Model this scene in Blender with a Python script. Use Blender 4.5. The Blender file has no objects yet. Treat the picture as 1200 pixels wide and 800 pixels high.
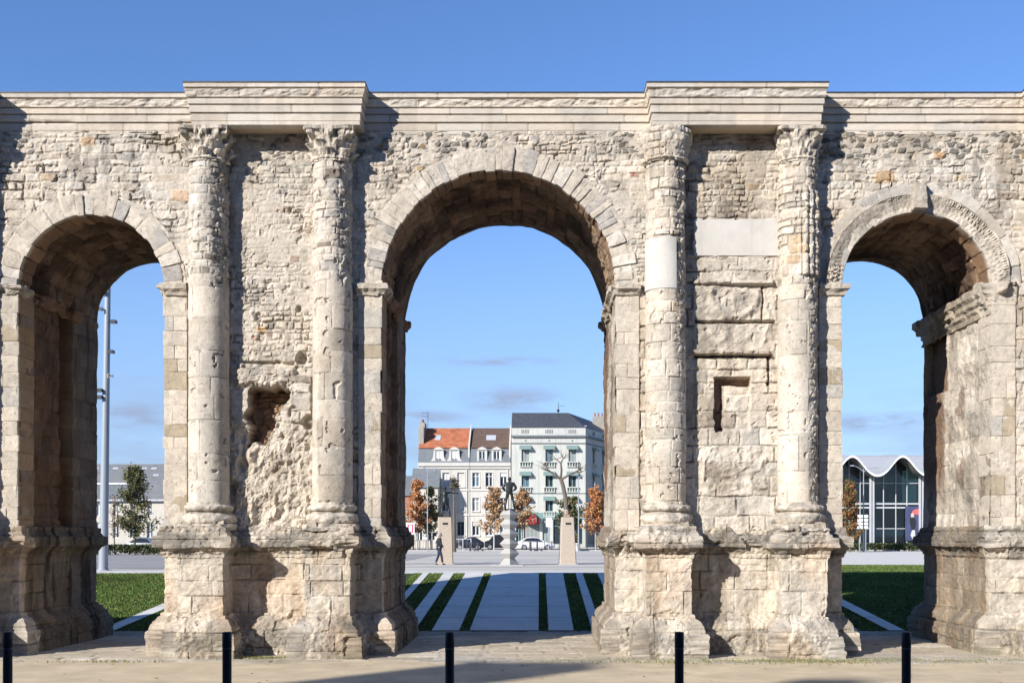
import bpy, bmesh, math, random
import numpy as np
from mathutils import Vector, Matrix
R = math.radians
rnd = random.Random(7)
F, VX, VY, EZ, D = 1326.0, 632.0, 628.0, 2.72, 26.0
def PX(px, Y=D): return (px - VX) * Y / F          # measured picture column -> metres at a known distance
def PZ(py, Y=D): return EZ + (VY - py) * Y / F     # measured picture row -> height in metres
scene = bpy.context.scene
col = scene.collection

# ---------------------------------------------------------------- noise
def h2(ix, iy, seed):
    n = (ix.astype(np.int64) * 374761393 + iy.astype(np.int64) * 668265263 + int(seed) * 144269504) & 0xffffffff
    n = ((n ^ (n >> 13)) * 1274126177) & 0xffffffff
    n = ((n ^ (n >> 15)) * 739699) & 0xffffffff
    return (n ^ (n >> 16)) / 4294967295.0
def vn(x, y, seed=0):
    x = np.asarray(x, float); y = np.asarray(y, float)
    ix = np.floor(x); iy = np.floor(y); fx = x - ix; fy = y - iy
    fx = fx * fx * (3 - 2 * fx); fy = fy * fy * (3 - 2 * fy)
    a = h2(ix, iy, seed); b = h2(ix + 1, iy, seed); c = h2(ix, iy + 1, seed); d = h2(ix + 1, iy + 1, seed)
    return (a + (b - a) * fx) * (1 - fy) + (c + (d - c) * fx) * fy
def fbm(x, y, seed=0, o=4):
    s = 0; a = .5; t = 0
    for i in range(o):
        s = s + a * vn(x * 2 ** i, y * 2 ** i, seed + 17 * i); t += a; a *= .5
    return s / t - .5
def vn3(x, y, z, seed=0):
    iz = np.floor(z); fz = z - iz; fz = fz * fz * (3 - 2 * fz)
    # lattice slices in z hashed through the offsets
    a = vn(x + iz * 37.17, y + iz * 11.73, seed); b = vn(x + (iz + 1) * 37.17, y + (iz + 1) * 11.73, seed)
    return a + (b - a) * fz
def fbm3(x, y, z, seed=0, o=3):
    s = 0; a = .5; t = 0
    for i in range(o):
        k = 2 ** i
        s = s + a * vn3(x * k, y * k, z * k, seed + 13 * i); t += a; a *= .5
    return s / t - .5
def sst(a, b, x):
    t = np.clip((x - a) / (b - a), 0, 1); return t * t * (3 - 2 * t)

# ---------------------------------------------------------------- mesh accumulator
class Acc:
    def __init__(s): s.v = []; s.c = []; s.q = []; s.t = []; s.n = 0
    def add(s, P, C=None):
        P = np.asarray(P, float).reshape(-1, 3); m = len(P)
        if C is None: C = np.ones((m, 3))
        C = np.broadcast_to(np.asarray(C, float), (m, 3)) if np.ndim(C) == 1 else np.asarray(C, float).reshape(-1, 3)
        s.v.append(P); s.c.append(C); b = s.n; s.n += m; return b
    def grid(s, P, C=None, mask=None, wrap=False):
        nu, nv = P.shape[:2]; b = s.add(P, C)
        I = np.arange(nu * nv).reshape(nu, nv)
        if wrap: I = np.concatenate([I, I[:1]], 0)
        q = np.stack([I[:-1, :-1], I[1:, :-1], I[1:, 1:], I[:-1, 1:]], -1).reshape(-1, 4)
        if mask is not None: q = q[mask.reshape(-1)]
        s.q.append(q + b); return b
    def poly(s, pts, C=None):
        b = s.add(pts, C); n = len(pts)
        if n == 4: s.q.append(np.array([[b, b + 1, b + 2, b + 3]]))
        elif n == 3: s.t.append(np.array([[b, b + 1, b + 2]]))
        else:
            s.t.append(np.array([[b, b + i, b + i + 1] for i in range(1, n - 1)]))
    def box(s, x0, x1, y0, y1, z0, z1, C=None, rz=0, c=None):
        P = np.array([(x, y, z) for z in (z0, z1) for x, y in ((x0, y0), (x1, y0), (x1, y1), (x0, y1))], float)
        if rz:
            cx, cy = c if c else ((x0 + x1) / 2, (y0 + y1) / 2)
            dx = P[:, 0] - cx; dy = P[:, 1] - cy
            P[:, 0] = cx + dx * math.cos(rz) - dy * math.sin(rz); P[:, 1] = cy + dx * math.sin(rz) + dy * math.cos(rz)
        b = s.add(P, C)
        s.q.append(np.array([[0, 3, 2, 1], [4, 5, 6, 7], [0, 1, 5, 4], [1, 2, 6, 5], [2, 3, 7, 6], [3, 0, 4, 7]]) + b)
    def tube(s, pts, rad, n=8, C=None, caps=True):
        pts = [Vector(p) for p in pts]; k = len(pts)
        if not hasattr(rad, '__len__'): rad = [rad] * k
        rings = []
        up = None
        for i, p in enumerate(pts):
            d = (pts[min(i + 1, k - 1)] - pts[max(i - 1, 0)]).normalized()
            if up is None:
                up = Vector((1, 0, 0)) if abs(d.x) < .9 else Vector((0, 1, 0))
            a = d.cross(up).normalized(); up = a.cross(d).normalized()
            rings.append([p + (a * math.cos(2 * math.pi * j / n) + up * math.sin(2 * math.pi * j / n)) * rad[i] for j in range(n)])
        P = np.array([[tuple(v) for v in r] for r in rings])          # k,n,3
        b = s.grid(P.transpose(1, 0, 2), C if C is None or np.ndim(C) == 1 else C, wrap=True)
        if caps:
            for e in (0, k - 1):
                s.poly([tuple(v) for v in rings[e]], C)
    def lathe(s, prof, n=24, c=(0, 0), C=None, cap=True):
        th = np.linspace(0, 2 * math.pi, n, endpoint=False)
        pr = np.array(prof, float)
        P = np.stack([c[0] + np.cos(th)[:, None] * pr[None, :, 0], c[1] + np.sin(th)[:, None] * pr[None, :, 0], np.broadcast_to(pr[:, 1], (n, len(pr)))], -1)
        s.grid(P, C, wrap=True)
        if cap:
            for e in (0, -1):
                if pr[e, 0] > 1e-4: s.poly(P[:, e], C)
    def prism(s, poly, y0, y1, C=None, axis='y'):
        """extrude polygon given in (x,z) along y (axis y) or (y,z) along x or (x,y) along z"""
        def at(p, t):
            return (p[0], t, p[1]) if axis == 'y' else ((t, p[0], p[1]) if axis == 'x' else (p[0], p[1], t))
        n = len(poly)
        b = s.add([at(p, y0) for p in poly] + [at(p, y1) for p in poly], C)
        s.q.append(np.array([[b + i, b + (i + 1) % n, b + n + (i + 1) % n, b + n + i] for i in range(n)]))
        bm = bmesh.new(); vs = [bm.verts.new((p[0], p[1], 0)) for p in poly]
        bm.faces.new(vs); r = bmesh.ops.triangulate(bm, faces=bm.faces[:]); bm.verts.index_update()
        tr = np.array([[v.index for v in f.verts] for f in bm.faces]); bm.free()
        s.t.append(tr + b); s.t.append(tr + b + n)
    def stone(s, x0, x1, y0, y1, z0, z1, res=.03, rad=.025, amp=.02, C=(.5, .5, .5), seed=0, f=3.0, jit=.012, xf=None, tint=None):
        """one rounded, worn block; xf maps local points to their place"""
        lo = np.array([x0, y0, z0]); hi = np.array([x1, y1, z1]); ce = (lo + hi) / 2
        rad = min(rad, (hi - lo).min() * .45)
        def pts(P):
            Q = np.clip(P, lo + rad, hi - rad); dv = P - Q
            l = np.linalg.norm(dv, axis=-1, keepdims=True); N = dv / np.maximum(l, 1e-9)
            Pp = Q + N * rad
            dsp = fbm3(P[..., 0] * f + seed * 3.1, P[..., 1] * f, P[..., 2] * f, seed, 4) * 2 * amp
            dsp = dsp - .5 * amp * np.clip(fbm3(P[..., 0] * f * .5 + seed, P[..., 1] * f * .5, P[..., 2] * f * .5, seed + 5, 2) - .1, 0, 1) * 4
            return Pp + N * dsp[..., None], P
        def lin(a, b): return np.linspace(a, b, max(3, int((b - a) / res) + 1))
        X, Y, Z = lin(x0, x1), lin(y0, y1), lin(z0, z1)
        for ax in range(3):
            A, B = [(Y, Z), (X, Z), (X, Y)][ax]
            U, V = np.meshgrid(A, B, indexing='ij')
            for v in (lo[ax], hi[ax]):
                W = np.full_like(U, v)
                P = np.stack([(W, U, V), (U, W, V), (U, V, W)][ax], -1)
                P2, P0 = pts(P)
                if xf is not None: P2 = xf(P2)
                g = 1 + .35 * fbm3(P0[..., 0] * 6 + seed, P0[..., 1] * 6, P0[..., 2] * 6, seed + 3, 3)
                Cg = np.asarray(C)[None, None, :] * g[..., None]
                if tint is not None: Cg = tint(P0, Cg)
                s.grid(P2, Cg.reshape(-1, 3))
    def build(s, name, mat, parent=None, org=(0, 0, 0), smooth=True, kind=None):
        V = np.concatenate(s.v) - np.asarray(org, float); Cc = np.concatenate(s.c)
        Q = np.concatenate(s.q) if s.q else np.zeros((0, 4), int); T = np.concatenate(s.t) if s.t else np.zeros((0, 3), int)
        me = bpy.data.meshes.new(name)
        me.vertices.add(len(V)); me.vertices.foreach_set('co', V.astype(np.float32).ravel())
        nl = Q.size + T.size; me.loops.add(nl)
        me.loops.foreach_set('vertex_index', np.concatenate([Q.ravel(), T.ravel()]).astype(np.int32))
        npoly = len(Q) + len(T); me.polygons.add(npoly)
        ls = np.concatenate([np.arange(len(Q)) * 4, Q.size + np.arange(len(T)) * 3]).astype(np.int32)
        me.polygons.foreach_set('loop_start', ls)
        me.polygons.foreach_set('use_smooth', np.full(npoly, bool(smooth)))
        me.update(calc_edges=True); me.validate()
        at = me.color_attributes.new('Col', 'FLOAT_COLOR', 'POINT')
        at.data.foreach_set('color', np.concatenate([Cc, np.ones((len(Cc), 1))], 1).astype(np.float32).ravel())
        ob = bpy.data.objects.new(name, me); col.objects.link(ob)
        if mat: me.materials.append(mat)
        if parent is not None: ob.parent = parent
        if kind: ob['kind'] = kind
        return ob

def thing(name, label, cat, loc=(0, 0, 0), rz=0, group=None):
    o = bpy.data.objects.new(name, None); col.objects.link(o)
    o.empty_display_size = .3
    o.location = loc; o.rotation_euler = (0, 0, rz); o['label'] = label; o['category'] = cat
    if group: o['group'] = group
    return o
def tag(o, label, cat, group=None, loc=None):
    o['label'] = label; o['category'] = cat
    if group: o['group'] = group
    if loc is not None: o.location = loc
    return o
def dup(root, loc, rz=0, label=None, group=None, scale=None):
    def cp(o, par):
        c = o.copy(); col.objects.link(c)
        if par is not None: c.parent = par
        for ch in [x for x in bpy.data.objects if x.parent is o]: cp(ch, c)
        return c
    r = cp(root, None); r.location = loc; r.rotation_euler = (0, 0, rz)
    if label: r['label'] = label
    if group: r['group'] = group
    if scale: r.scale = (scale,) * 3
    return r

# ---------------------------------------------------------------- materials
def nmat(name):
    m = bpy.data.materials.new(name); m.use_nodes = True
    nt = m.node_tree; b = nt.nodes['Principled BSDF']; return m, nt, b
def N(nt, typ, **kw):
    n = nt.nodes.new(typ)
    for k, v in kw.items():
        if k in n.inputs.keys(): n.inputs[k].default_value = v
        else: setattr(n, k, v)
    return n
def plain(name, c, rough=.7, var=.12, scale=3.0, bump=.0, bscale=40, metal=0, attr=False, spec=.3, streak=0):
    """principled surface with noise in colour and relief"""
    m, nt, b = nmat(name)
    L = nt.links.new
    tc = N(nt, 'ShaderNodeTexCoord')
    n1 = N(nt, 'ShaderNodeTexNoise', Scale=scale, Detail=6.0, Roughness=.65); L(tc.outputs['Object'], n1.inputs['Vector'])
    mr = N(nt, 'ShaderNodeMapRange'); L(n1.outputs['Fac'], mr.inputs['Value'])
    mr.inputs['From Min'].default_value = .25; mr.inputs['From Max'].default_value = .75
    mr.inputs['To Min'].default_value = 1 - var; mr.inputs['To Max'].default_value = 1 + var
    mx = N(nt, 'ShaderNodeVectorMath', operation='SCALE')
    if attr:
        a = N(nt, 'ShaderNodeAttribute', attribute_name='Col'); L(a.outputs['Color'], mx.inputs[0])
    else:
        mx.inputs[0].default_value = c
    L(mr.outputs[0], mx.inputs['Scale'])
    out = mx.outputs[0]
    if streak:
        mp = N(nt, 'ShaderNodeMapping'); L(tc.outputs['Object'], mp.inputs['Vector']); mp.inputs['Scale'].default_value = (2.2, 2.2, .18)
        n3 = N(nt, 'ShaderNodeTexNoise', Scale=1.6, Detail=5.0); L(mp.outputs[0], n3.inputs['Vector'])
        m3 = N(nt, 'ShaderNodeMapRange'); L(n3.outputs['Fac'], m3.inputs['Value'])
        m3.inputs['From Min'].default_value = .5; m3.inputs['From Max'].default_value = .72
        m3.inputs['To Min'].default_value = 1; m3.inputs['To Max'].default_value = 1 - streak
        s2 = N(nt, 'ShaderNodeVectorMath', operation='SCALE'); L(out, s2.inputs[0]); L(m3.outputs[0], s2.inputs['Scale']); out = s2.outputs[0]
    L(out, b.inputs['Base Color'])
    b.inputs['Roughness'].default_value = rough; b.inputs['Metallic'].default_value = metal
    b.inputs['Specular IOR Level'].default_value = spec
    if bump:
        n2 = N(nt, 'ShaderNodeTexNoise', Scale=bscale, Detail=5.0, Roughness=.7); L(tc.outputs['Object'], n2.inputs['Vector'])
        bp = N(nt, 'ShaderNodeBump', Strength=bump, Distance=.02); L(n2.outputs['Fac'], bp.inputs['Height'])
        L(bp.outputs[0], b.inputs['Normal'])
    return m
def stone_mat(name, pit=.55, var=.2):
    m, nt, b = nmat(name); L = nt.links.new
    tc = N(nt, 'ShaderNodeTexCoord'); a = N(nt, 'ShaderNodeAttribute', attribute_name='Col')
    n1 = N(nt, 'ShaderNodeTexNoise', Scale=9.0, Detail=7.0, Roughness=.7); L(tc.outputs['Object'], n1.inputs['Vector'])
    n2 = N(nt, 'ShaderNodeTexNoise', Scale=55.0, Detail=5.0, Roughness=.75); L(tc.outputs['Object'], n2.inputs['Vector'])
    n3 = N(nt, 'ShaderNodeTexNoise', Scale=.9, Detail=5.0, Roughness=.6); L(tc.outputs['Object'], n3.inputs['Vector'])
    def mr(o, lo, hi, f0=.25, f1=.75):
        r = N(nt, 'ShaderNodeMapRange'); L(o, r.inputs['Value'])
        r.inputs['From Min'].default_value = f0; r.inputs['From Max'].default_value = f1
        r.inputs['To Min'].default_value = lo; r.inputs['To Max'].default_value = hi; return r.outputs[0]
    x = a.outputs['Color']
    for o, v in ((n1.outputs['Fac'], var), (n2.outputs['Fac'], var * 1.1), (n3.outputs['Fac'], var * .5)):
        s = N(nt, 'ShaderNodeVectorMath', operation='SCALE'); L(x, s.inputs[0]); L(mr(o, 1 - v, 1 + v), s.inputs['Scale']); x = s.outputs[0]
    # dark pores
    vo = N(nt, 'ShaderNodeTexNoise', Scale=19.0, Detail=4.0, Roughness=.55); L(tc.outputs['Object'], vo.inputs['Vector'])
    s = N(nt, 'ShaderNodeVectorMath', operation='SCALE'); L(x, s.inputs[0]); L(mr(vo.outputs['Fac'], 1 - pit * .55, 1, .28, .38), s.inputs['Scale']); x = s.outputs[0]
    L(x, b.inputs['Base Color']); b.inputs['Roughness'].default_value = .92; b.inputs['Specular IOR Level'].default_value = .2
    ad = N(nt, 'ShaderNodeMath', operation='ADD'); L(n2.outputs['Fac'], ad.inputs[0]); L(mr(vo.outputs['Fac'], -1.2 * pit, 0, .28, .4), ad.inputs[1])
    bp = N(nt, 'ShaderNodeBump', Strength=.8, Distance=.035); L(ad.outputs[0], bp.inputs['Height']); L(bp.outputs[0], b.inputs['Normal'])
    return m
M_stone = stone_mat('weathered_limestone')
M_new = stone_mat('new_limestone', .1, .06)
# ================================================================ the Roman arch
YF, YB = 26.0, 30.55
AO = (-.6, 28.2, 0)                                   # base of the monument
SZ = PZ(337)
AR = [dict(cx=PX(107.5), r=85.5 / 51), dict(cx=PX(584.5), r=137.5 / 51), dict(cx=PX(1074), r=88 / 51)]
for a in AR: a['l'] = a['cx'] - a['r']; a['rr'] = a['cx'] + a['r']
XL, XR = -16.75, 15.3
COLX = [PX(-180, 25.85), PX(-36, 25.85), PX(245, 25.85), PX(390, 25.85), PX(780, 25.85), PX(935, 25.85), PX(1229, 25.85), PX(1373, 25.85)]
PIERS = [(XL, AR[0]['l'], 0, 1), (AR[0]['rr'], AR[1]['l'], 2, 3), (AR[1]['rr'], AR[2]['l'], 4, 5), (AR[2]['rr'], XR, 6, 7)]
ZW0, ZW1 = 2.55, 12.0

CREAM = np.array([.57, .50, .405]); MORT = np.array([.575, .51, .42])
def stone_tint(r1, r2, base=CREAM, k=1.0):
    """per-stone colour: mostly cream, some grey, some ochre, some brown"""
    v = (.84 + .32 * r1)[..., None] * base
    grey = np.array([.44, .41, .36]); och = np.array([.42, .31, .19]); brn = np.array([.22, .17, .13]); whi = np.array([.61, .555, .475])
    for lo, hi, c in ((0, .10, grey), (.10, .118, och), (.118, .15, brn), (.15, .27, whi)):
        w = ((r2 >= lo) & (r2 < hi))[..., None] * .75 * k
        v = v * (1 - w) + w * c * (.85 + .3 * r1)[..., None]
    return v
def ashlar(S, Z, seed, hmin, hmax, wmin, wmax, wob=.02, joint=.02, relief=.03, rough=.02, edge=.035, f=2.2):
    """coursed masonry: returns height, joint distance, per-stone randoms"""
    rg = np.random.RandomState(seed)
    Sw = S + wob * 2 * fbm(S * f, Z * f, seed + 1); Zw = Z + wob * 2 * fbm(S * f + 40, Z * f, seed + 2)
    zmin, zmax = Z.min() - .5, Z.max() + .5
    n = int((zmax - zmin) / hmin) + 2
    ed = zmin + np.cumsum(rg.uniform(hmin, hmax, n)); ed = np.concatenate([[zmin - 1], ed])
    row = np.searchsorted(ed, Zw) - 1; row = np.clip(row, 0, len(ed) - 2)
    dz = np.minimum(Zw - ed[row], ed[row + 1] - Zw)
    smin, smax = S.min() - 1, S.max() + 1
    ds = np.zeros_like(S); sid = np.zeros(S.shape, int); loc = np.zeros_like(S)
    for r in np.unique(row):
        m = row == r
        rr = np.random.RandomState(seed * 131 + int(r) * 7 + 3)
        w = smin + np.cumsum(rr.uniform(wmin, wmax, int((smax - smin) / wmin) + 2)) - rr.rand() * wmax
        w = np.concatenate([[smin - 9], w]); q = np.clip(np.searchsorted(w, Sw[m]) - 1, 0, len(w) - 2)
        ds[m] = np.minimum(Sw[m] - w[q], w[q + 1] - Sw[m]); sid[m] = q; loc[m] = (Sw[m] - w[q]) / (w[q + 1] - w[q]) - .5
    d = np.minimum(ds, dz)
    r1 = h2(sid, row, seed + 5); r2 = h2(sid, row, seed + 6); r3 = h2(sid, row, seed + 7)
    body = sst(joint * .3, joint + edge, d)
    op = sst(.04, .12, fbm(S * 2.6, Z * 2.6, seed + 20, 4)) * sst(joint * 1.3, joint * .5, d)
    h = -.028 * op * min(1, relief / .03) + body * relief * (.35 + .65 * r3) + (r1 - .5) * loc * relief * .6 * body + rough * fbm(S * 7, Z * 7, seed + 9, 5) * 2 + rough * .6 * fbm(S * 1.7, Z * 1.7, seed + 8, 3)
    return h, d, r1, r2
def rubble_cells(S, Z, seed, sx, sz):
    """irregular stones bedded in mortar (jittered cells)"""
    U = S / sx; V = Z / sz; U = U + .5 * (np.floor(V) % 2)
    iu = np.floor(U); iv = np.floor(V)
    d1 = np.full(S.shape, 9.); d2 = np.full(S.shape, 9.); I = np.zeros(S.shape); J = np.zeros(S.shape)
    for a in (-1, 0, 1):
        for b in (-1, 0, 1):
            cu = iu + a; cv = iv + b
            x = cu + .5 + .75 * (h2(cu, cv, seed) - .5); y = cv + .5 + .7 * (h2(cu, cv, seed + 1) - .5)
            dd = np.sqrt((U - x) ** 2 + ((V - y) * 1.1) ** 2)
            n = dd < d1
            d2 = np.where(n, d1, np.minimum(d2, dd)); I = np.where(n, cu, I); J = np.where(n, cv, J); d1 = np.where(n, dd, d1)
    return d2 - d1, d1, h2(I, J, seed + 3), h2(I, J, seed + 4)
def masonry_color(d, r1, r2, joint, S, Z, seed, base=CREAM, k=1.0):
    c = stone_tint(r1, r2, base, k)
    w = sst(joint * 1.1, joint * .35, d)[..., None] * .8
    c = c * (1 - w) + w * MORT * (base.mean() / CREAM.mean())
    op = sst(.04, .12, fbm(S * 2.6, Z * 2.6, seed + 20, 4)) * sst(joint * 1.2, joint * .4, d); c = c * (1 - .38 * op)[..., None]
    g = 1 + .30 * fbm(S * 4.5, Z * 4.5, seed + 31, 5) + .22 * fbm(S * .8, Z * .8, seed + 32, 3)
    warm = fbm(S * .6, Z * .6, seed + 33, 3)[..., None] * np.array([.10, .0, -.12])
    return np.clip(c * g[..., None] * (1 + warm), .02, .8)
def rough_edge_rect(PXg, PYg, x0, x1, y0, y1, soft=2.0, jit=3.0, seed=0):
    jx = .35 * jit * fbm(PXg * .35, PYg * .35, seed + 73, 3) * 2 + fbm(PXg * .08, PYg * .08, seed + 71, 4) * 2 * jit; jy = fbm(PXg * .08 + 50, PYg * .08, seed + 72, 4) * 2 * jit
    return sst(x0 - soft / 2, x0 + soft / 2, PXg + jx) * sst(x1 + soft / 2, x1 - soft / 2, PXg + jx) * sst(y0 - soft / 2, y0 + soft / 2, PYg + jy) * sst(y1 + soft / 2, y1 - soft / 2, PYg + jy)

arch = thing('triumphal_arch', 'huge ruined Roman arch of pale weathered limestone with three openings and a new cornice', 'arch', AO)

M_plaster = plain('repair_plaster', (.50, .475, .425), .9, .14, 1.6, .4, 26, streak=.16)
# ---- front wall ------------------------------------------------
def front_wall():
    res = .024
    xs = np.arange(XL, XR + res, res); zs = np.arange(ZW0, ZW1 + res, res)
    X, Z = np.meshgrid(xs, zs, indexing='ij')
    px = VX + X * 51; py = VY - (Z - EZ) * 51
    # small coursed rubble everywhere
    h, d, r1, r2 = ashlar(X, Z, 11, .11, .25, .14, .60, wob=.065, joint=.02, relief=.036, rough=.034, edge=.02, f=3.0)
    C = masonry_color(d, r1, r2, .03, X, Z, 11)
    # patches of still smaller stones / rendered smooth patches
    hb, db, b1, b2 = ashlar(X + 50, Z, 12, .08, .17, .09, .34, wob=.06, joint=.018, relief=.034, rough=.036, edge=.018, f=3.5)
    Cb = masonry_color(db, b1, b2, .03, X, Z, 12)
    w = sst(-.04, .06, fbm(X * .55 + 9, Z * .55, 21, 4) + .12 * ((px > 270) & (px < 366)) )
    w = w * (1 - sst(880, 1000, px) * .4)
    h = h * (1 - w) + hb * w; C = C * (1 - w[..., None]) + Cb * w[..., None]
    pl = sst(-.04, .12, fbm(X * 1.6, Z * 1.6 + 7, 22, 5))                    # mortar smeared flush over the joints
    h = h * (1 - .75 * pl) + .75 * pl * (.035 + .02 * fbm(X * 6, Z * 6, 23, 4)); C = C * (1 - .6 * pl[..., None]) + .6 * pl[..., None] * MORT * (1 + .25 * fbm(X * 5, Z * 5, 24, 4))[..., None]
    # flints in mortar right under the cornice
    e, dc, f1, f2 = rubble_cells(X, Z, 31, .21, .125)
    band = sst(196, 182, py + 14 * fbm(X * 1.1, Z * .2, 32, 3)) * sst(.42, .55, vn(X * .22, Z * 0, 33) + .25 * ((px > 440) & (px < 760)) + .3 * (px > 985))
    st = sst(.12, .26, e) * (f1 > .25)
    fl = np.where((f2 < .42)[..., None], np.array([.21, .195, .165]), np.where((f2 < .47)[..., None], np.array([.33, .23, .14]), CREAM * .9)) * (.75 + .5 * f1)[..., None]
    hf = st * (.02 + .02 * f1) * np.sqrt(np.clip(1 - (dc / .7) ** 2, 0, 1)) + .02 * st * fbm(X * 16, Z * 16, 35, 3) + .02 * fbm(X * 9, Z * 9, 34, 4)
    Cf = fl * st[..., None] + MORT * (1 - st[..., None]) * .97
    h = h * (1 - band) + hf * band; C = C * (1 - band[..., None]) + Cf * band[..., None]
    # big squared ashlar low in the panels
    ha, da, a1, a2 = ashlar(X, Z, 13, .24, .46, .35, 1.0, wob=.035, joint=.018, relief=.034, rough=.034, edge=.02)
    Ca = masonry_color(da, a1, a2, .022, X, Z, 13, CREAM * 1.02, .7)
    w = sst(300, 318, py + 16 * fbm(X * .9, Z * .9, 25, 3)) * (px > 790) * (px < 930) + sst(520, 540, py) * (px <= 790) * (px > 410) + ((px < 225) & (px > 185)) * sst(345, 350, py) + ((px > 700) & (px < 800)) * sst(345, 350, py) + ((px > 1150)) * sst(300, 330, py) + (px < 30) * sst(345, 350, py)
    w = np.clip(w, 0, 1)
    h = h * (1 - w) + ha * w; C = C * (1 - w[..., None]) + Ca * w[..., None]
    # --- left pier panel: broken ledge, deep hole, eaten away relief
    er = rough_edge_rect(px, py, 255, 372, 500, 640, 16, 9, 1)
    rid = 1 - np.abs(fbm(X * 3.4, Z * 2.4, 41, 5)) * 4
    he = -.10 + .11 * np.clip(rid, -1, 1) + .10 * fbm(X * 1.6, Z * 1.6, 42, 4) + .05 * fbm(X * 9, Z * 9, 43, 4)
    e2, dc2, g1, g2 = rubble_cells(X + .1 * fbm(X * 4, Z * 4, 44), Z, 45, .20, .26)
    he = he + .06 * sst(.05, .3, e2) * (g1 - .3)
    Ce = CREAM * .95 * (1 + .5 * fbm(X * 4, Z * 4, 46, 5))[..., None] * (1 - .3 * sst(-.1, -.25, he))[..., None]
    h = h * (1 - er) + he * er; C = C * (1 - er[..., None]) + Ce * er[..., None]
    led = rough_edge_rect(px, py, 280, 345, 428, 452, 5, 4, 2); h = h + led * (.12 + .10 * fbm(X * 5, Z * 8, 47, 4))
    und = rough_edge_rect(px, py, 286, 346, 424, 431, 3, 3, 3); h = h - .1 * und
    blk = rough_edge_rect(px, py, 341, 366, 440, 495, 3, 2, 4); h = h * (1 - blk) + blk * (.10 + ha); C = C * (1 - blk[..., None]) + blk[..., None] * Ca
    hole = rough_edge_rect(px, py, 290, 338 - np.clip(py - 455, 0, 70) * .40, 455, 521, 4, 7, 5)
    hd = .55 - .003 * (py - 455) + .25 * fbm(X * 3, Z * 3, 48, 4)
    h = h - hole * np.clip(hd, .1, .7); C = C * (1 - hole[..., None]) + hole[..., None] * np.array([.27, .18, .115]) * (1 + .8 * fbm(X * 5, Z * 3, 49, 4))[..., None]
    for (hx, hy, hr, dd) in ((353, 420, 5, .2), (362, 495, 6, .15), (344, 482, 5, .12), (303, 372, 3, .1), (350, 363, 2.5, .12), (307, 395, 4, .05), (864, 343, 2.5, .16), (868, 383, 4, .1), (851, 347, 1.6, .15)):
        k = sst(hr + 2, hr - 1, np.hypot(px - hx, (py - hy) * .8) + 3 * fbm(px * .15, py * .15, 50, 3)); h = h - dd * k
    for (hx, hy, hr, cc) in ((307, 386, 5, (.62, .42, .2)), (299, 397, 3, (.40, .2, .12)), (316, 391, 3, (.3, .2, .14)), (743, 205, 5, (.30, .13, .09)), (345, 303, 5, (.38, .28, .2)), (336, 245, 4, (.4, .28, .2)), (1036, 208, 11, (.46, .30, .15)), (1100, 182, 7, (.52, .33, .17)), (104, 166, 8, (.56, .36, .2)), (212, 230, 10, (.6, .42, .28)), (106, 191, 9, (.38, .33, .28)), (493, 198, 5, (.45, .32, .16)), (236, 181, 5, (.40, .2, .15))):
        k = sst(hr + 1, hr - 1, np.maximum(np.abs(px - hx), np.abs(py - hy) * 1.6) + 3 * fbm(px * .15, py * .15, 51, 3)); C = C * (1 - .8 * k[..., None]) + .8 * k[..., None] * np.array(cc); h = h + .02 * k
    # --- right pier panel: white plaster repair, worn relief slabs, L-shaped socket
    pp = rough_edge_rect(px, py, 812, 914, 257, 301, 1.5, 1.2, 6)
    h = h * (1 - pp) + pp * (.045 + .004 * fbm(X * 2, Z * 2, 52)); C = C * (1 - pp[..., None]) + pp[..., None] * np.array([.67, .63, .56]) * (1 + .10 * fbm(X * 3, Z * 3, 53, 4))[..., None]
    rl = rough_edge_rect(px, py, 812, 910, 334, 376, 3, 2, 7); rlb = rough_edge_rect(px, py, 812, 905, 378, 412, 3, 2, 8)
    hr_ = .02 + .07 * fbm(X * 2.6, Z * 2.6, 54, 5) * 1.6 + .05 * np.clip(1 - np.abs(fbm(X * 2.2, Z * 2.2, 55, 4)) * 6, 0, 1)
    ring = np.exp(-((np.hypot(px - 860, (py - 345) * 1.0) - 27) / 4.0) ** 2) * (py > 340); hr_ = hr_ + ring * .08
    for m in (rl, rlb): h = h * (1 - m) + hr_ * m; C = C * (1 - .7 * m[..., None]) + .7 * m[..., None] * CREAM * (1 + .35 * fbm(X * 3, Z * 3, 56, 5))[..., None]
    for (x0, x1, y0, y1, dp) in ((812, 905, 329, 334, .14), (814, 908, 375.5, 378.5, -.18), (812, 900, 411, 416, .14), (814, 903, 416, 418.5, -.16), (892, 894, 335, 376, -.12), (899, 902, 417, 452, -.15), (812, 905, 352, 354, 0)):
        m = rough_edge_rect(px, py, x0, x1, y0, y1, 2, 1.5, int(x0)); h = h + dp * m
    sk = rough_edge_rect(px, py, 838, 879, 442, 505, 2.5, 2, 9); inner = rough_edge_rect(px, py, 849, 900, 451, 520, 3, 4, 10)
    h = h - sk * (.34 - .26 * inner); C = C * (1 - .7 * (sk * (1 - inner))[..., None]) + .7 * (sk * (1 - inner))[..., None] * np.array([.34, .22, .15])
    r3 = rough_edge_rect(px, py, 812, 898, 524, 573, 4, 3, 11)
    h3 = .01 + .16 * fbm(X * 2.4, Z * 2.8, 57, 5) + .06 * np.clip(1 - np.abs(fbm(X * 3, Z * 3, 58, 4)) * 5, 0, 1)
    h = h * (1 - r3) + r3 * h3
    # general damage and soot / lichen marks
    pits = sst(.20, .27, fbm(X * 5.5, Z * 5.5, 59, 3)); h = h - .035 * pits
    bl = sst(.12, .25, fbm(X * .7, Z * .5, 60, 5)); C = C * (1 - bl[..., None] * np.array([.24, .28, .33]))
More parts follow.
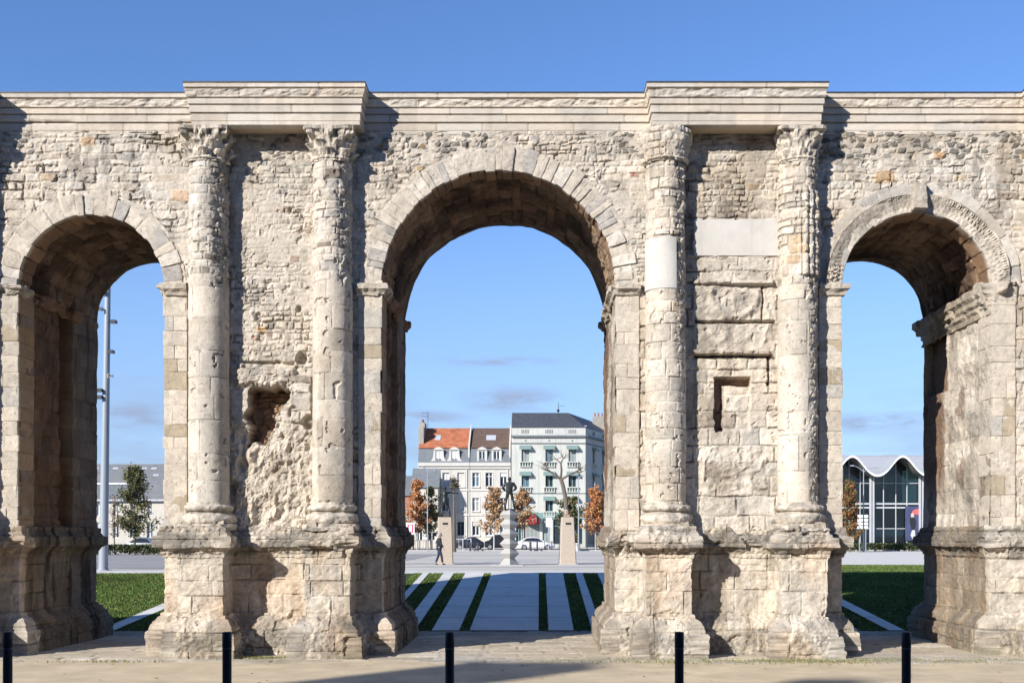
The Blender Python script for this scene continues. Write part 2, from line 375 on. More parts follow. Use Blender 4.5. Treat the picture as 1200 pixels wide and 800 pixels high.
    stn = sst(.02, .22, fbm(X * 3.2, Z * .55, 61, 5)) * sst(.0, .15, fbm(X * .5, Z * .5, 62, 3)); C = C * (1 - .32 * stn)[..., None]
    drk = sst(.16, .24, fbm(X * 2.6, Z * 2.6, 63, 4)); C = C * (1 - .25 * drk)[..., None]
    Y = YF - h
    P = np.stack([X, Y, Z], -1)
    xc = (X[:-1, :-1] + X[1:, 1:]) / 2; zc = (Z[:-1, :-1] + Z[1:, 1:]) / 2
    mask = np.ones(xc.shape, bool)
    for a in AR:
        mask &= ~((np.abs(xc - a['cx']) < a['r'] + .12) & (zc <= SZ)) & ~((np.hypot(xc - a['cx'], zc - SZ) < a['r'] + .12) & (zc > SZ))
    A = Acc(); A.grid(P, C, mask)
    A.build('front_wall', M_stone, arch, AO, smooth=False)
    i0, i1 = np.searchsorted(xs, PX(806)), np.searchsorted(xs, PX(920)); j0, j1 = np.searchsorted(zs, PZ(308)), np.searchsorted(zs, PZ(250))
    Pp = P[i0:i1, j0:j1].copy(); Pp[..., 1] = YF - .052 - .006 * fbm(Pp[..., 0] * 2.5, Pp[..., 2] * 2.5, 52, 4); m_ = pp[i0:i1, j0:j1] > .5
    A = Acc(); A.grid(Pp, None, m_[:-1, :-1] & m_[1:, 1:]); A.build('plaster_patch', M_plaster, arch, AO)
front_wall()

# ---- the back face, ends and roof ------------------------------
def back_wall():
    res = .12
    A = Acc()
    xs = np.arange(XL, XR + res, res); zs = np.arange(-.05, ZW1 + res, res)
    X, Z = np.meshgrid(xs, zs, indexing='ij'); h, d, r1, r2 = ashlar(X, Z, 14, .35, .55, .5, 1.1, relief=.04, joint=.05)
    C = masonry_color(d, r1, r2, .05, X, Z, 14)
    xc = (X[:-1, :-1] + X[1:, 1:]) / 2; zc = (Z[:-1, :-1] + Z[1:, 1:]) / 2; mask = np.ones(xc.shape, bool)
    for a in AR:
        mask &= ~((np.abs(xc - a['cx']) < a['r'] + .2) & (zc <= SZ)) & ~((np.hypot(xc - a['cx'], zc - SZ) < a['r'] + .2) & (zc > SZ))
        tb, rb_ = np.meshgrid(np.linspace(0, math.pi, int(math.pi * a['r'] / .035)), np.linspace(a['r'] - .005, a['r'] + .45, 14), indexing='ij')
        q0 = fbm(tb * a['r'] * 1.6, tb * 0 + a['cx'], 98, 5) * .10 * sst(a['r'] + .3, a['r'], rb_)
        A.grid(np.stack([a['cx'] - (rb_ + q0) * np.cos(tb), YB + .045 + .03 * fbm(tb * 6, rb_ * 6, 99, 3), SZ + (rb_ + q0) * np.sin(tb)], -1), CREAM * .8)
        for sg in (-1, 1):
            zb_, xb_ = np.meshgrid(np.arange(2.5, SZ + .03, .035), np.linspace(a['r'] - .005, a['r'] + .45, 14), indexing='ij')
            q0 = fbm(zb_ * 1.6, zb_ * 0 + a['cx'] + sg, 98, 5) * .08 * sst(a['r'] + .3, a['r'], xb_) * sst(SZ, SZ - .4, zb_)
            A.grid(np.stack([a['cx'] + sg * (xb_ + q0), YB + .045 + .03 * fbm(zb_ * 6, xb_ * 6, 99, 3), zb_], -1), CREAM * .8)
    A.grid(np.stack([X, YB - .04 + h, Z], -1), C, mask)
    for x, sg in ((XL, -1), (XR, 1)):
        Yg, Zg = np.meshgrid(np.arange(YF, YB + .01, .15), zs, indexing='ij'); h, d, r1, r2 = ashlar(Yg, Zg, 15, .3, .5, .4, .9)
        A.grid(np.stack([x + sg * h, Yg, Zg], -1), masonry_color(d, r1, r2, .04, Yg, Zg, 15))
    A.build('rear_wall', M_stone, arch, AO, smooth=False)
back_wall()

# ---- passages: vault + jambs -----------------------------------
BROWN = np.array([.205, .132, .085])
for i, a in enumerate(AR):
    A = Acc(); r = a['r']
    th = np.linspace(-.02, math.pi + .02, int(math.pi * r / .035)); ys = np.arange(YF + .3, YB + .035, .035)
    T, Y = np.meshgrid(th, ys, indexing='ij')
    h, d, r1, r2 = ashlar(Y, T * r, 61 + i, .22, .40, .35, .8, wob=.05, joint=.03, relief=.05, rough=.05, edge=.02)
    h = h + .09 * fbm(Y * 1.3, T * r * 1.3, 64 + i, 5)
    edge = sst(YB - .5, YB, Y); h = h + edge * .12 * fbm(T * r * 1.6, Y * 2, 66 + i, 5)
    h = h * (1 - .65 * edge) + .05 * edge * fbm(T * r * 5, Y * 5, 67 + i, 4)
    rr = r + .06 - h
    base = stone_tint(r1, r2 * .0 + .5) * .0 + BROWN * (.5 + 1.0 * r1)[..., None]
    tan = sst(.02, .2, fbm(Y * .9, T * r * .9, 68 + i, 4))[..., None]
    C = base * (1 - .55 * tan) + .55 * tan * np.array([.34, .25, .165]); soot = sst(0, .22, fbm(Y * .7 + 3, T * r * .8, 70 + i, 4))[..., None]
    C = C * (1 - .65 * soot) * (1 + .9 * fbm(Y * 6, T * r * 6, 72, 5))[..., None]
    # cleaner stone close to the mouth on one side
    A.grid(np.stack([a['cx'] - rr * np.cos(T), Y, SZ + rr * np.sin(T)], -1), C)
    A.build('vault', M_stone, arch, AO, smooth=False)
    for side in (-1, 1):
        A = Acc()
        ys = np.arange(YF + .05, YB + .03, .03); zs = np.arange(2.5, SZ + .1, .03); Y, Z = np.meshgrid(ys, zs, indexing='ij')
        sd = 80 + i * 2 + side
        h, d, r1, r2 = ashlar(Y, Z, sd, .28, .5, .5, 1.0, wob=.03, joint=.025, relief=.03, rough=.018, edge=.03) if side < 0 else ashlar(Y, Z, sd, .45, .8, .7, 1.6, wob=.04, joint=.012, relief=.012, rough=.026, edge=.012)
        jt = .08 * fbm(Z * 1.4, Y * 0 + sd, sd + 1, 4)
        rec = sst(26.78, 26.84, Y + jt) * sst(29.02, 28.96, Y + jt * .4)
        deep = sst(28.36, 28.46, Y + jt) * rec
        rough_ = .10 * fbm(Y * 2, Z * 2, sd + 2, 5) + .03 * np.clip(1 - np.abs(fbm(Y * 3, Z * 2, sd + 4, 4)) * 5, 0, 1)
        if side < 0:
            h = h - rec * .10 - deep * .24 + rec * (1 - deep) * rough_ * 1.5
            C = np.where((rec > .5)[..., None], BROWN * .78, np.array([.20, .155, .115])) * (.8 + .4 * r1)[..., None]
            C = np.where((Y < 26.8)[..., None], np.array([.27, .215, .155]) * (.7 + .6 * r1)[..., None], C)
        else:
            h = h - deep * .05 + rough_ * (.9 + .3 * rec)
            if i == 2: h = h - .24 * sst(28.9, 29.0, Y + jt) * sst(6.4, 6.5, Z + .3 * jt)
            C = stone_tint(r1, r2, CREAM * .80, .5)
            grime = sst(.02, .14, fbm(Y * 1.4, Z * 1.2, sd + 5, 5))[..., None]; C = C * (1 - .55 * grime * np.array([.85, .95, 1.0]))
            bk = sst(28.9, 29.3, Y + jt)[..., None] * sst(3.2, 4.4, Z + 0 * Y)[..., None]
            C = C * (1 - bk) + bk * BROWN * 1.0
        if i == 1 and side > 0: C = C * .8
        C = C * (1 + .6 * fbm(Y * 5, Z * 2.5, sd + 6, 5))[..., None] * (1 - .35 * sst(.05, .22, fbm(Y * 2.5, Z * .5, sd + 7, 4)))[..., None]
        xj = a['l'] if side < 0 else a['rr']
        A.grid(np.stack([xj - side * (h - .02), Y, Z], -1), np.clip(C, .01, .7))
        A.build('jamb', M_stone, arch, AO, smooth=False)

# ---- arch rings of separate voussoirs ---------------------------
for i, a in enumerate(AR):
    A = Acc(); r = a['r']; rg = np.random.RandomState(90 + i)
    def ring(r0, r1, wav, amp, seed, y0=YF - .05, y1=YF + .62, carve=0, jit=.05, tilt=0, fgap=.003):
        th = 0.0; n = 0
        while th < math.pi - .01:
            w = rg.uniform(*wav) / r0; t1 = min(th + w, math.pi)
            if math.pi - t1 < .5 * wav[0] / r0: t1 = math.pi
            ro = r1 + rg.uniform(-jit, jit); ri = r0 + rg.uniform(-.02, .03); yy = y0 - rg.uniform(-.02, .035)
            L_ = (t1 - th) * r0
            g = fgap / r0
            def xf(P, th=th + g, t1=t1 - g, ri=ri, ro=ro, L_=L_):
                t = th + (t1 - th) * P[..., 0]; q = ri + (ro - ri) * P[..., 2]
                return np.stack([a['cx'] - q * np.cos(t), P[..., 1], SZ + q * np.sin(t)], -1)
            # work in metres then normalise inside xf
            def xf2(P, xf=xf, L_=L_, H=ro - ri):
                Q = P.copy(); Q[..., 0] = P[..., 0] / L_; Q[..., 2] = P[..., 2] / H; return xf(Q)
            q = rg.rand(); c = CREAM * rg.uniform(.88, 1.08)
            if q < .3: c = np.array([.46, .425, .375]) * rg.uniform(.85, 1.05)
            elif q < .5: c = np.array([.64, .58, .49]) * rg.uniform(.92, 1.05)
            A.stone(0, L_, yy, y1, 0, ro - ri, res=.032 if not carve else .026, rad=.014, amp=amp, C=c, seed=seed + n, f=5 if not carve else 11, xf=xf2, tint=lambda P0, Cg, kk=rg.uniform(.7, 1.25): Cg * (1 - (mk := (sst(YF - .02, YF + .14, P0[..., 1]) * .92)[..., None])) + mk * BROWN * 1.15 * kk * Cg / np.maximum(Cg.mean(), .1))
            th = t1; n += 1
    tb, rb_ = np.meshgrid(np.linspace(0, math.pi, int(math.pi * r / .03)), np.linspace(r + .01, r + (.50 if i < 2 else .62), 20), indexing='ij')
    nb_ = fbm(tb * r * 3, rb_ * 3, 95 + i, 4)
    A.grid(np.stack([a['cx'] - rb_ * np.cos(tb), YF - .036 - .09 * nb_ - .02 * fbm(tb * r * 14, rb_ * 14, 96, 3), SZ + rb_ * np.sin(tb)], -1), MORT * .95 * (1 + .5 * fbm(tb * r * 7, rb_ * 7, 97, 4))[..., None])
    if i == 1: ring(r - .02, r + .47, (.13, .27), .03, 300, jit=.10)
    if i == 0: ring(r - .02, r + .45, (.16, .36), .026, 400, jit=.06)
    if i == 2:
        ring(r - .02, r + .38, (.3, .5), .02, 500, jit=.01, y0=YF - .02)
        # carved mouldings: bead rows and a band of drilled leaves
        T_, Q_ = np.meshgrid(np.linspace(0, math.pi, int(math.pi * (r + .2) / .014)), np.linspace(.0, .40, 34), indexing='ij'); s_ = T_ * (r + .2)
        er_ = fbm(s_ * 2.2, Q_ * 2, 93, 4); gone = sst(.0, .12, fbm(s_ * .9, Q_ * 1.2, 94, 4))
        bd = lambda q0, q1: sst(q0 - .012, q0 + .008, Q_) * sst(q1 + .012, q1 - .008, Q_)
        hh = .03 + .10 * sst(0, .4, Q_) + .02 * np.sign(np.sin(Q_ * 48)) * .5
        hh = hh + bd(.05, .13) * .035 * np.cos(2 * math.pi * s_ / .11) * np.cos((Q_ - .09) * 20) + bd(.17, .24) * .03 * np.sign(np.cos(2 * math.pi * s_ / .095 + 14 * Q_)) + bd(.27, .37) * .05 * np.cos(2 * math.pi * s_ / .17 + 25 * np.abs(Q_ - .32)) * np.cos(2 * math.pi * s_ / .085)
        hh = (hh - .03 - .10 * sst(0, .4, Q_)) * (.75 - .6 * gone) + .03 + .10 * sst(0, .4, Q_) * (1 - .4 * gone) + .14 * er_ + .02 * fbm(s_ * 16, Q_ * 16, 92, 3)
        A.grid(np.stack([a['cx'] - (r + Q_ - .01) * np.cos(T_), YF - .02 - hh, SZ + (r + Q_ - .01) * np.sin(T_)], -1), CREAM * 1.02 * (1 + .6 * er_)[..., None] * (1 - .35 * sst(.02, -.02, hh - .03 - .10 * sst(0, .4, Q_)))[..., None])  # carved hollows darker: their shade is put into the colour
        ring(r + .37, r + .66, (.55, .8), .018, 580, jit=.03, y0=YF - .04)
        A.stone(a['cx'] - .14, a['cx'] + .16, YF - .30, YF + .2, SZ + r + .02, SZ + r + .62, C=CREAM * .8, seed=77, amp=.06, f=5)
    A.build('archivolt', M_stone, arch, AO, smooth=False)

# ---- pilaster strips beside each opening, block on block --------
def strip(x0, x1, inner, seed, base, top=None):
    A = Acc(); rg = np.random.RandomState(seed); z = 2.85; n = 0; top = top or SZ - .16
    while z < top - .02:
        hgt = min(rg.uniform(.24, .52), top - z)
        if top - z - hgt < .15: hgt = top - z
        cuts = [x0, x1]
        if rg.rand() < .45: cuts = [x0, x0 + (x1 - x0) * rg.uniform(.35, .65), x1]
        for k in range(len(cuts) - 1):
            a0, a1 = cuts[k], cuts[k + 1]
            if inner > 0 and k == len(cuts) - 2: a1 += rg.uniform(-.025, .02)
            if inner < 0 and k == 0: a0 -= rg.uniform(-.025, .02)
            c = base * rg.uniform(.88, 1.08); q = rg.rand()
            if q < .10: c = np.array([.42, .35, .25])
            elif q < .22: c = np.array([.48, .44, .38])
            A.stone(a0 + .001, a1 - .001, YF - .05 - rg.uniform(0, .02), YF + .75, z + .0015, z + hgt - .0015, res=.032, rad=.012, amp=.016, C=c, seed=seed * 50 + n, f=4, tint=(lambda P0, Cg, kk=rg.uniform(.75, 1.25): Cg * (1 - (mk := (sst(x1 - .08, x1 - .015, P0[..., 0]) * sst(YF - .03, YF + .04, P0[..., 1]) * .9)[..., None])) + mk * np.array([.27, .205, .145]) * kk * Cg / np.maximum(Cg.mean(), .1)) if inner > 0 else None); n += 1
        z += hgt
    Xb, Zb = np.meshgrid(np.arange(x0 + .03, x1 - .02, .025), np.arange(2.85, top, .025), indexing='ij'); nb_ = fbm(Xb * 3, Zb * 3, seed, 4)
    A.grid(np.stack([Xb, YF - .044 - .07 * nb_ - .016 * fbm(Xb * 14, Zb * 14, seed + 1, 3), Zb], -1), MORT * .97 * (1 + .5 * fbm(Xb * 6, Zb * 6, seed + 2, 4))[..., None])
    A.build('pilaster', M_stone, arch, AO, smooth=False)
wst = 27 / 51
for k, a in enumerate(AR):
    strip(a['l'] - wst, a['l'] + .01, 1, 21 + k, CREAM * 1.02)
    strip(a['rr'] - .01, a['rr'] + wst, -1, 31 + k, CREAM * 1.02)

# ---- swept mouldings --------------------------------------------
def resample(pts, ds, closed=False):
    pts = [np.array(p, float) for p in pts]
    if closed: pts = pts + [pts[0]]
    out = []; nrm = []; s = []; acc = 0
    segn = []
    for k in range(len(pts) - 1):
        d = pts[k + 1] - pts[k]; d = d / np.linalg.norm(d); segn.append(np.array([d[1], -d[0]]))   # right-hand normal
    m = len(segn)
    for k in range(m):
        a, b = pts[k], pts[k + 1]; L = np.linalg.norm(b - a); dd = ds(a, b) if callable(ds) else ds
        n = max(1, int(round(L / dd)))
        for j in range(n):
            t = j / n; p = a + (b - a) * t
            if j == 0:
                prev = segn[k - 1] if (k > 0 or closed) else segn[k]
                nn = prev + segn[k]; nn = nn / max(np.dot(nn, segn[k]), .2)
            else: nn = segn[k]
            out.append(p); nrm.append(nn); s.append(acc + L * t)
        acc += L
    if not closed: out.append(pts[-1]); nrm.append(segn[-1]); s.append(acc)
    return np.array(out), np.array(nrm), np.array(s)
def prof_resample(pr, dz):
    pr = np.array(pr, float); out = [pr[0]]; t = [0]
    for a, b in zip(pr[:-1], pr[1:]):
        L = np.linalg.norm(b - a); n = max(1, int(round(L / dz)))
        for j in range(1, n + 1): out.append(a + (b - a) * j / n); t.append(t[-1] + L / n)
    return np.array(out), np.array(t)
def sweep(path, prof, ds, dz, closed=False):
    p, n, s = resample(path, ds, closed); q, t = prof_resample(prof, dz)
    P = np.zeros((len(p), len(q), 3))
    P[..., 0] = p[:, None, 0] + n[:, None, 0] * q[None, :, 0]; P[..., 1] = p[:, None, 1] + n[:, None, 1] * q[None, :, 0]; P[..., 2] = q[None, :, 1]
    S = np.broadcast_to(s[:, None], P.shape[:2]); T = np.broadcast_to(t[None], P.shape[:2])
    return P, S, T
def gnormals(P, closed=False):
    if closed: du = np.roll(P, -1, 0) - np.roll(P, 1, 0)
    else: du = np.gradient(P, axis=0)
    dv = np.gradient(P, axis=1); n = np.cross(du, dv); return n / np.maximum(np.linalg.norm(n, axis=-1, keepdims=True), 1e-9)

# pedestals: one continuous moulded base round each pier
HP = .50; PF = YF - .82
prof = [(.33, -.1), (.33, .53), (.31, .55), (.26, .56), (.26, .63), (.24, .70), (.17, .79), (.08, .87), (.06, .89), (.06, .95), (0, .97), (0, 2.24), (.03, 2.25), (.04, 2.32), (.09, 2.40), (.17, 2.47), (.22, 2.48), (.22, 2.70), (.14, 2.72), (.12, 2.80), (.09, 2.81), (.09, 2.93), (-.25, 2.96)]
for k, (x0, x1, c0, c1) in enumerate(PIERS):
    ca, cb = COLX[c0], COLX[c1]
    path = [(x0, YB), (x0, YF + .02), (ca - HP, YF + .02), (ca - HP, PF), (ca + HP, PF), (ca + HP, YF + .02), (cb - HP, YF + .02), (cb - HP, PF), (cb + HP, PF), (cb + HP, YF + .02), (x1, YF + .02), (x1, YB)]
    path = path[::-1] if False else path
    vis = k in (1, 2)
    def dsf(a, b): return .027 if (-14.5 < min(a[0], b[0]) and max(a[0], b[0]) < 13.5 ) else .08
    P, S, T = sweep(path, prof, dsf, .026, True)
    # path runs clockwise seen from above when walked this way -> flip so the offset points outwards
    n2, nn, ss = resample(path, dsf, True)
    P[..., 0] = n2[:, None, 0] - nn[:, None, 0] * prof_resample(prof, .026)[0][None, :, 0] * -1
    P[..., 1] = n2[:, None, 1] - nn[:, None, 1] * prof_resample(prof, .026)[0][None, :, 0] * -1
    cx = (x0 + x1) / 2
    Nn = gnormals(P, True)
    out = np.sign(np.mean((P[..., 0] - cx) * Nn[..., 0] + (P[..., 1] - 28.5) * Nn[..., 1])); Nn = Nn * out
    sd = 200 + k
    X, Y, Z = P[..., 0], P[..., 1], P[..., 2]
    h, d, r1, r2 = ashlar(S, T, sd, .30, .52, .5, 1.15, wob=.012, joint=.014, relief=.018, rough=.022, edge=.012)
    h = h + (r1 - .5) * .02
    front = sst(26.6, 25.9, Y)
    w3 = fbm3(X * 1.5, Y * 1.5, Z * 1.5, sd, 4); w4 = fbm3(X * 6, Y * 6, Z * 6, sd + 1, 3)
    mould = np.clip(sst(1.05, .95, Z) * .7 + sst(2.2, 2.3, Z), 0, 1) * sst(.0, .25, Z)
    dmg = (.35 + .65 * front) * (.5 + .9 * mould)
    h = h + .13 * np.clip(w3, -.5, .06) * dmg + .035 * w4 * (.4 + dmg) + .05 * fbm3(X * 14, Y * 14, Z * 14, sd + 2, 3) * (.5 + mould)
    bite = sst(.09, .11, fbm3(X * 1.3 + 5, Y * 1.3, Z * 1.6, sd + 9, 4)) * front * (.3 + .7 * mould)
    h = h - .11 * bite * (.7 + 1.5 * w4)
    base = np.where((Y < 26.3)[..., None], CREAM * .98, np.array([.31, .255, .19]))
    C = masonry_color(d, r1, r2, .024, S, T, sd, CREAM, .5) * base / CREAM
    # grey lichen on ledges, dark run-off inside the passages, a little green near the ground
    led = sst(2.2, 2.35, Z) * sst(3.0, 2.85, Z) + .75 * sst(1.0, .8, Z) * sst(.05, .3, Z)
    li = sst(-.03, .16, fbm3(X * 1.9, Y * 1.9, Z * 2.6, sd + 3, 4) + .08 * led) * led
    spk = sst(-.06, .08, fbm3(X * 16, Y * 16, Z * 16, sd + 11, 3) + .25 * fbm3(X * 2, Y * 2, Z * 2, sd + 12, 3)) * (sst(.62, .5, Z) * .8 + sst(2.2, 2.4, Z) * .6 + .15)
    C = C * (1 - .6 * spk[..., None]) + .6 * spk[..., None] * np.array([.15, .135, .105])
    C = C * (1 - .7 * li[..., None]) + .7 * li[..., None] * np.array([.17, .16, .14])
    rose = sst(.02, .2, fbm3(X * .9, Y * .9, Z * .9, sd + 4, 3))[..., None]; C = C * (1 + rose * np.array([.06, -.02, -.08]))
    inn = (sst(26.25, 26.7, Y)[..., None]) * (X > cx)[..., None]             # passage faces on each pier's right-hand side, toned darker
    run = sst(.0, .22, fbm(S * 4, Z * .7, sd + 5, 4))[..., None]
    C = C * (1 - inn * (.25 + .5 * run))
    gr = (sst(.35, 0, Z) * sst(.0, .2, fbm(S * 2, Z * 4, sd + 6, 3)))[..., None]; C = C * (1 - .45 * gr) + .45 * gr * np.array([.20, .20, .12])
    stn = sst(.0, .2, fbm(S * 2.6, Z * .6, sd + 13, 5)); C = C * (1 - stn[..., None] * np.array([.22, .25, .30]))
    C = C * (1 + .45 * w4)[..., None]
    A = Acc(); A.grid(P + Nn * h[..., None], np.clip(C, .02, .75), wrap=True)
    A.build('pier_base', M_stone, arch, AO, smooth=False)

# imposts
for i, a in enumerate(AR):
    for side in (-1, 1):
        xj = a['l'] if side < 0 else a['rr']
        path = [(xj + side * (wst + .02), YF - .04), (xj, YF - .04), (xj, YB), (xj + side * .4, YB)]
        pr = [(-.05, SZ - .20), (.06, SZ - .19), (.09, SZ - .12), (.15, SZ - .07), (.17, SZ - .06), (.17, SZ + .05), (.12, SZ + .08), (-.05, SZ + .09)]
        if i == 2 and side > 0: pr = [(-.05, SZ - .62), (.05, SZ - .60), (.07, SZ - .48), (.12, SZ - .42), (.12, SZ - .34), (.18, SZ - .28), (.18, SZ - .18), (.26, SZ - .10), (.26, SZ + .05), (.2, SZ + .09), (-.05, SZ + .1)]
        P, S, T = sweep(path, pr, .03, .022)
        q, t = prof_resample(pr, .022); p, n, s = resample(path, .03)
        P[..., 0] = p[:, None, 0] + side * n[:, None, 0] * q[None, :, 0] * 1; P[..., 1] = p[:, None, 1] + side * n[:, None, 1] * q[None, :, 0]
        # offset must point into the passage
        mid = len(p) // 2
        if (P[mid, :, 0].mean() - xj) * side > 0:
            P[..., 0] = p[:, None, 0] - side * n[:, None, 0] * q[None, :, 0]; P[..., 1] = p[:, None, 1] - side * n[:, None, 1] * q[None, :, 0]
        X, Y, Z = P[..., 0], P[..., 1], P[..., 2]; sd = 260 + 2 * i + side
        frn = (sst(26.5, 26.1, Y) * .8 * sst(-.25, -.1, fbm(S * 3, T * 3, sd + 8, 3)) if (i == 2 and side > 0) else 0)
        brk = sst(-.02, .10, fbm(S * 1.3, T * 0 + sd, sd, 3) ) * sst(26.5, 26.9, Y) * (0 if (i == 2 and side > 0) else 1)   # lengths that have fallen away
        er = fbm3(X * 5, Y * 5, Z * 5, sd, 4)
        qo = np.broadcast_to(q[None, :, 0], S.shape)
        cut = np.clip(qo, 0, 1) * brk
        P[..., 0] += side * cut * ((Y > YF + .05)); P[..., 1] += frn * np.clip(qo, 0, 1) * (Y < YF + .04); Nn = gnormals(P); sg = -side if Nn[mid, len(q) // 2, 0] * side > 0 else side
        Nn = Nn * (1 if Nn[mid, len(q) // 2, 0] * (-side) > 0 else -1)
        P = P + Nn * (er * .10 - .07 * sst(.06, .12, fbm3(X * 2.5, Y * 2.5, Z * 2, sd + 3, 3)))[..., None]
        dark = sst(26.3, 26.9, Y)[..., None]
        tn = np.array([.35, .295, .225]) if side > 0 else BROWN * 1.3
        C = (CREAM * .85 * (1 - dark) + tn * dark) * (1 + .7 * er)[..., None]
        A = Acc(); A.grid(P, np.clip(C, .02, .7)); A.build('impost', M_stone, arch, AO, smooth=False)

# ---- columns -----------------------------------------------------
SHB, SHT = PZ(590), PZ(196)
for ci, cx in enumerate(COLX):
    cy = 25.85; org = AO; sd = 600 + ci * 10
    r0 = .45
    th = np.linspace(-1.15 * math.pi, .15 * math.pi, 110); zs = np.arange(SHB - .05, SHT + .1, .024)
    T, Z = np.meshgrid(th, zs, indexing='ij')
    py = VY - (Z - EZ) * 51
    S = T * r0 + cx * 3
    smooth_ = {2: sst(322, 345, py + 14 * fbm(T * 2, Z * 2, sd, 3)), 3: sst(318, 350, py + 24 * fbm(T * 2, Z * 2, sd, 3)), 4: sst(340, 352, py), 5: sst(330, 350, py)}.get(ci, sst(330, 350, py))
    h1, d1, a1, b1 = ashlar(S, Z, sd + 1, .38, .85, .55, 1.2, wob=.006, joint=.012, relief=.010, rough=.006, edge=.015)
    if ci == 4: h1, d1, a1, b1 = ashlar(S, Z, sd + 1, .22, .42, .3, .7, wob=.012, joint=.014, relief=.018, rough=.014, edge=.012)
    C1 = masonry_color(d1, a1, b1, .014, S, Z, sd + 1, CREAM * 1.06, .25 if ci != 4 else .6)
    h2_, d2, a2, b2 = ashlar(S, Z, sd + 2, .12, .27, .16, .5, wob=.03, joint=.018, relief=.022, rough=.03, edge=.016)
    h2_ = h2_ + .012 * fbm(S * 2, Z * 2, sd + 3, 4)
    C2 = masonry_color(d2, a2, b2, .022, S, Z, sd + 2)
    w = smooth_[..., None]
    h = h1 * smooth_ + h2_ * (1 - smooth_); C = C1 * w + C2 * (1 - w)
    lee = sst(-.42 * math.pi, -.30 * math.pi, T + .25 * fbm(S * 2, Z * 1.5, sd + 4, 4))     # right flank: eaten stone
    rough_z = sst(350, 320, py) if ci in (2, 3) else sst(470, 380, py) if ci == 4 else sst(0, 1, py)
    cr = lee * rough_z
    e, dc, g1, g2 = rubble_cells(S, Z, sd + 5, .17, .13)
    h = h + cr * (.04 * sst(.02, .25, e) * g1 + .055 * fbm(S * 6, Z * 6, sd + 6, 4) - .03)
    C = C * (1 - .15 * cr[..., None])
    pk = sst(.23, .27, fbm(S * 5.5, Z * 5.5, sd + 7, 3)); h = h - .04 * pk
    if ci == 4:                                                      # repaired with a white mortar skin
        pw = sst(342, 346, 346 + 0 * py) * sst(284, 287, py + 5 * fbm(S * 3, Z * 1, sd, 3)) * sst(346, 342, py + 6 * fbm(S * 3, Z * 1, sd + 1, 3)) * sst(-.3 * math.pi, -.42 * math.pi, T)
        h = h * (1 - pw) + .02 * pw; C = C * (1 - pw[..., None]) + pw[..., None] * np.array([.66, .61, .535])
    if ci == 5:                                                      # surviving flutes
        fl = sst(228, 232, py) * sst(331, 328, py) * sst(-.58 * math.pi, -.5 * math.pi, T)
        h = h + fl * (.03 + .06 * np.abs(np.cos(T * 9)) - .03 + .01 * fbm(S * 9, Z * 3, sd, 3))
    bulge = 1 + .012 * np.sin((Z - SHB) / (SHT - SHB) * math.pi) - .05 * (Z - SHB) / (SHT - SHB)
    rr = r0 * bulge + h
    C = C * (1 - .28 * sst(.05, .25, fbm(S * 1.6, Z * .35, sd + 8, 5)))[..., None]
    if ci == 2: C = C * (1 - .16 * (sst(-.38 * math.pi, -.3 * math.pi, T))[..., None])
    A = Acc(); A.grid(np.stack([cx + rr * np.cos(T), cy + rr * np.sin(T), Z], -1), np.clip(C, .02, .75))
    shaft = A.build('column', M_stone, arch, AO, smooth=False)
    if ci == 4:
        rp_ = rr * 0 + r0 * bulge + .036; m_ = pw > .5
        A = Acc(); A.grid(np.stack([cx + rp_ * np.cos(T), cy + rp_ * np.sin(T), Z], -1), None, m_[:-1, :-1] & m_[1:, 1:]); A.build('plaster_skin', M_plaster, shaft, AO)
    # base: worn tori on a block
    th = np.linspace(-1.2 * math.pi, .2 * math.pi, 130); z0, z1 = 2.86, SHB
    zz = np.linspace(z0, z1 + .02, 40); T, Z = np.meshgrid(th, zz, indexing='ij'); t = (Z - z0) / (z1 - z0)
    sq = .60 / np.maximum(np.abs(np.cos(T)), np.abs(np.sin(T)))
    tor = .45 + .13 * np.sqrt(np.clip(1 - ((t - .42) / .22) ** 2, 0, 1)) + .085 * np.sqrt(np.clip(1 - ((t - .82) / .13) ** 2, 0, 1)) + .02
    r = np.where(t < .22, np.minimum(sq, .74), tor)
    er = fbm3(np.cos(T) * 2 + cx, np.sin(T) * 2, Z * 4, sd, 4)
    r = r + .16 * np.clip(er, -.5, .15) + .05 * fbm3(np.cos(T) * 5 + cx, np.sin(T) * 5, Z * 10, sd + 1, 4)
    C = CREAM * (1 + .5 * er)[..., None]; li = sst(.0, .15, fbm3(np.cos(T) * 3 + cx, np.sin(T) * 3, Z * 7, sd + 2, 4))[..., None]
    C = C * (1 - .5 * li) + .5 * li * np.array([.19, .18, .155])
    A = Acc(); A.grid(np.stack([cx + r * np.cos(T), cy + r * np.sin(T), Z], -1), C); A.build('column_base', M_stone, shaft, AO, smooth=False)
    # capital
    z0, z1 = SHT, PZ(150, 25.5); zz = np.linspace(z0 - .03, z1 + .0, 60); th = np.linspace(-math.pi, math.pi, 220)
    T, Z = np.meshgrid(th, zz, indexing='ij'); t = np.clip((Z - z0) / (z1 - z0), 0, 1)
    n3 = fbm3(np.cos(T) * 3 + cx, np.sin(T) * 3, Z * 3.5, sd + 3, 4); n6 = fbm3(np.cos(T) * 7 + cx, np.sin(T) * 7, Z * 8, sd + 4, 4)
    Cc = CREAM * (1 + .5 * n6)[..., None]
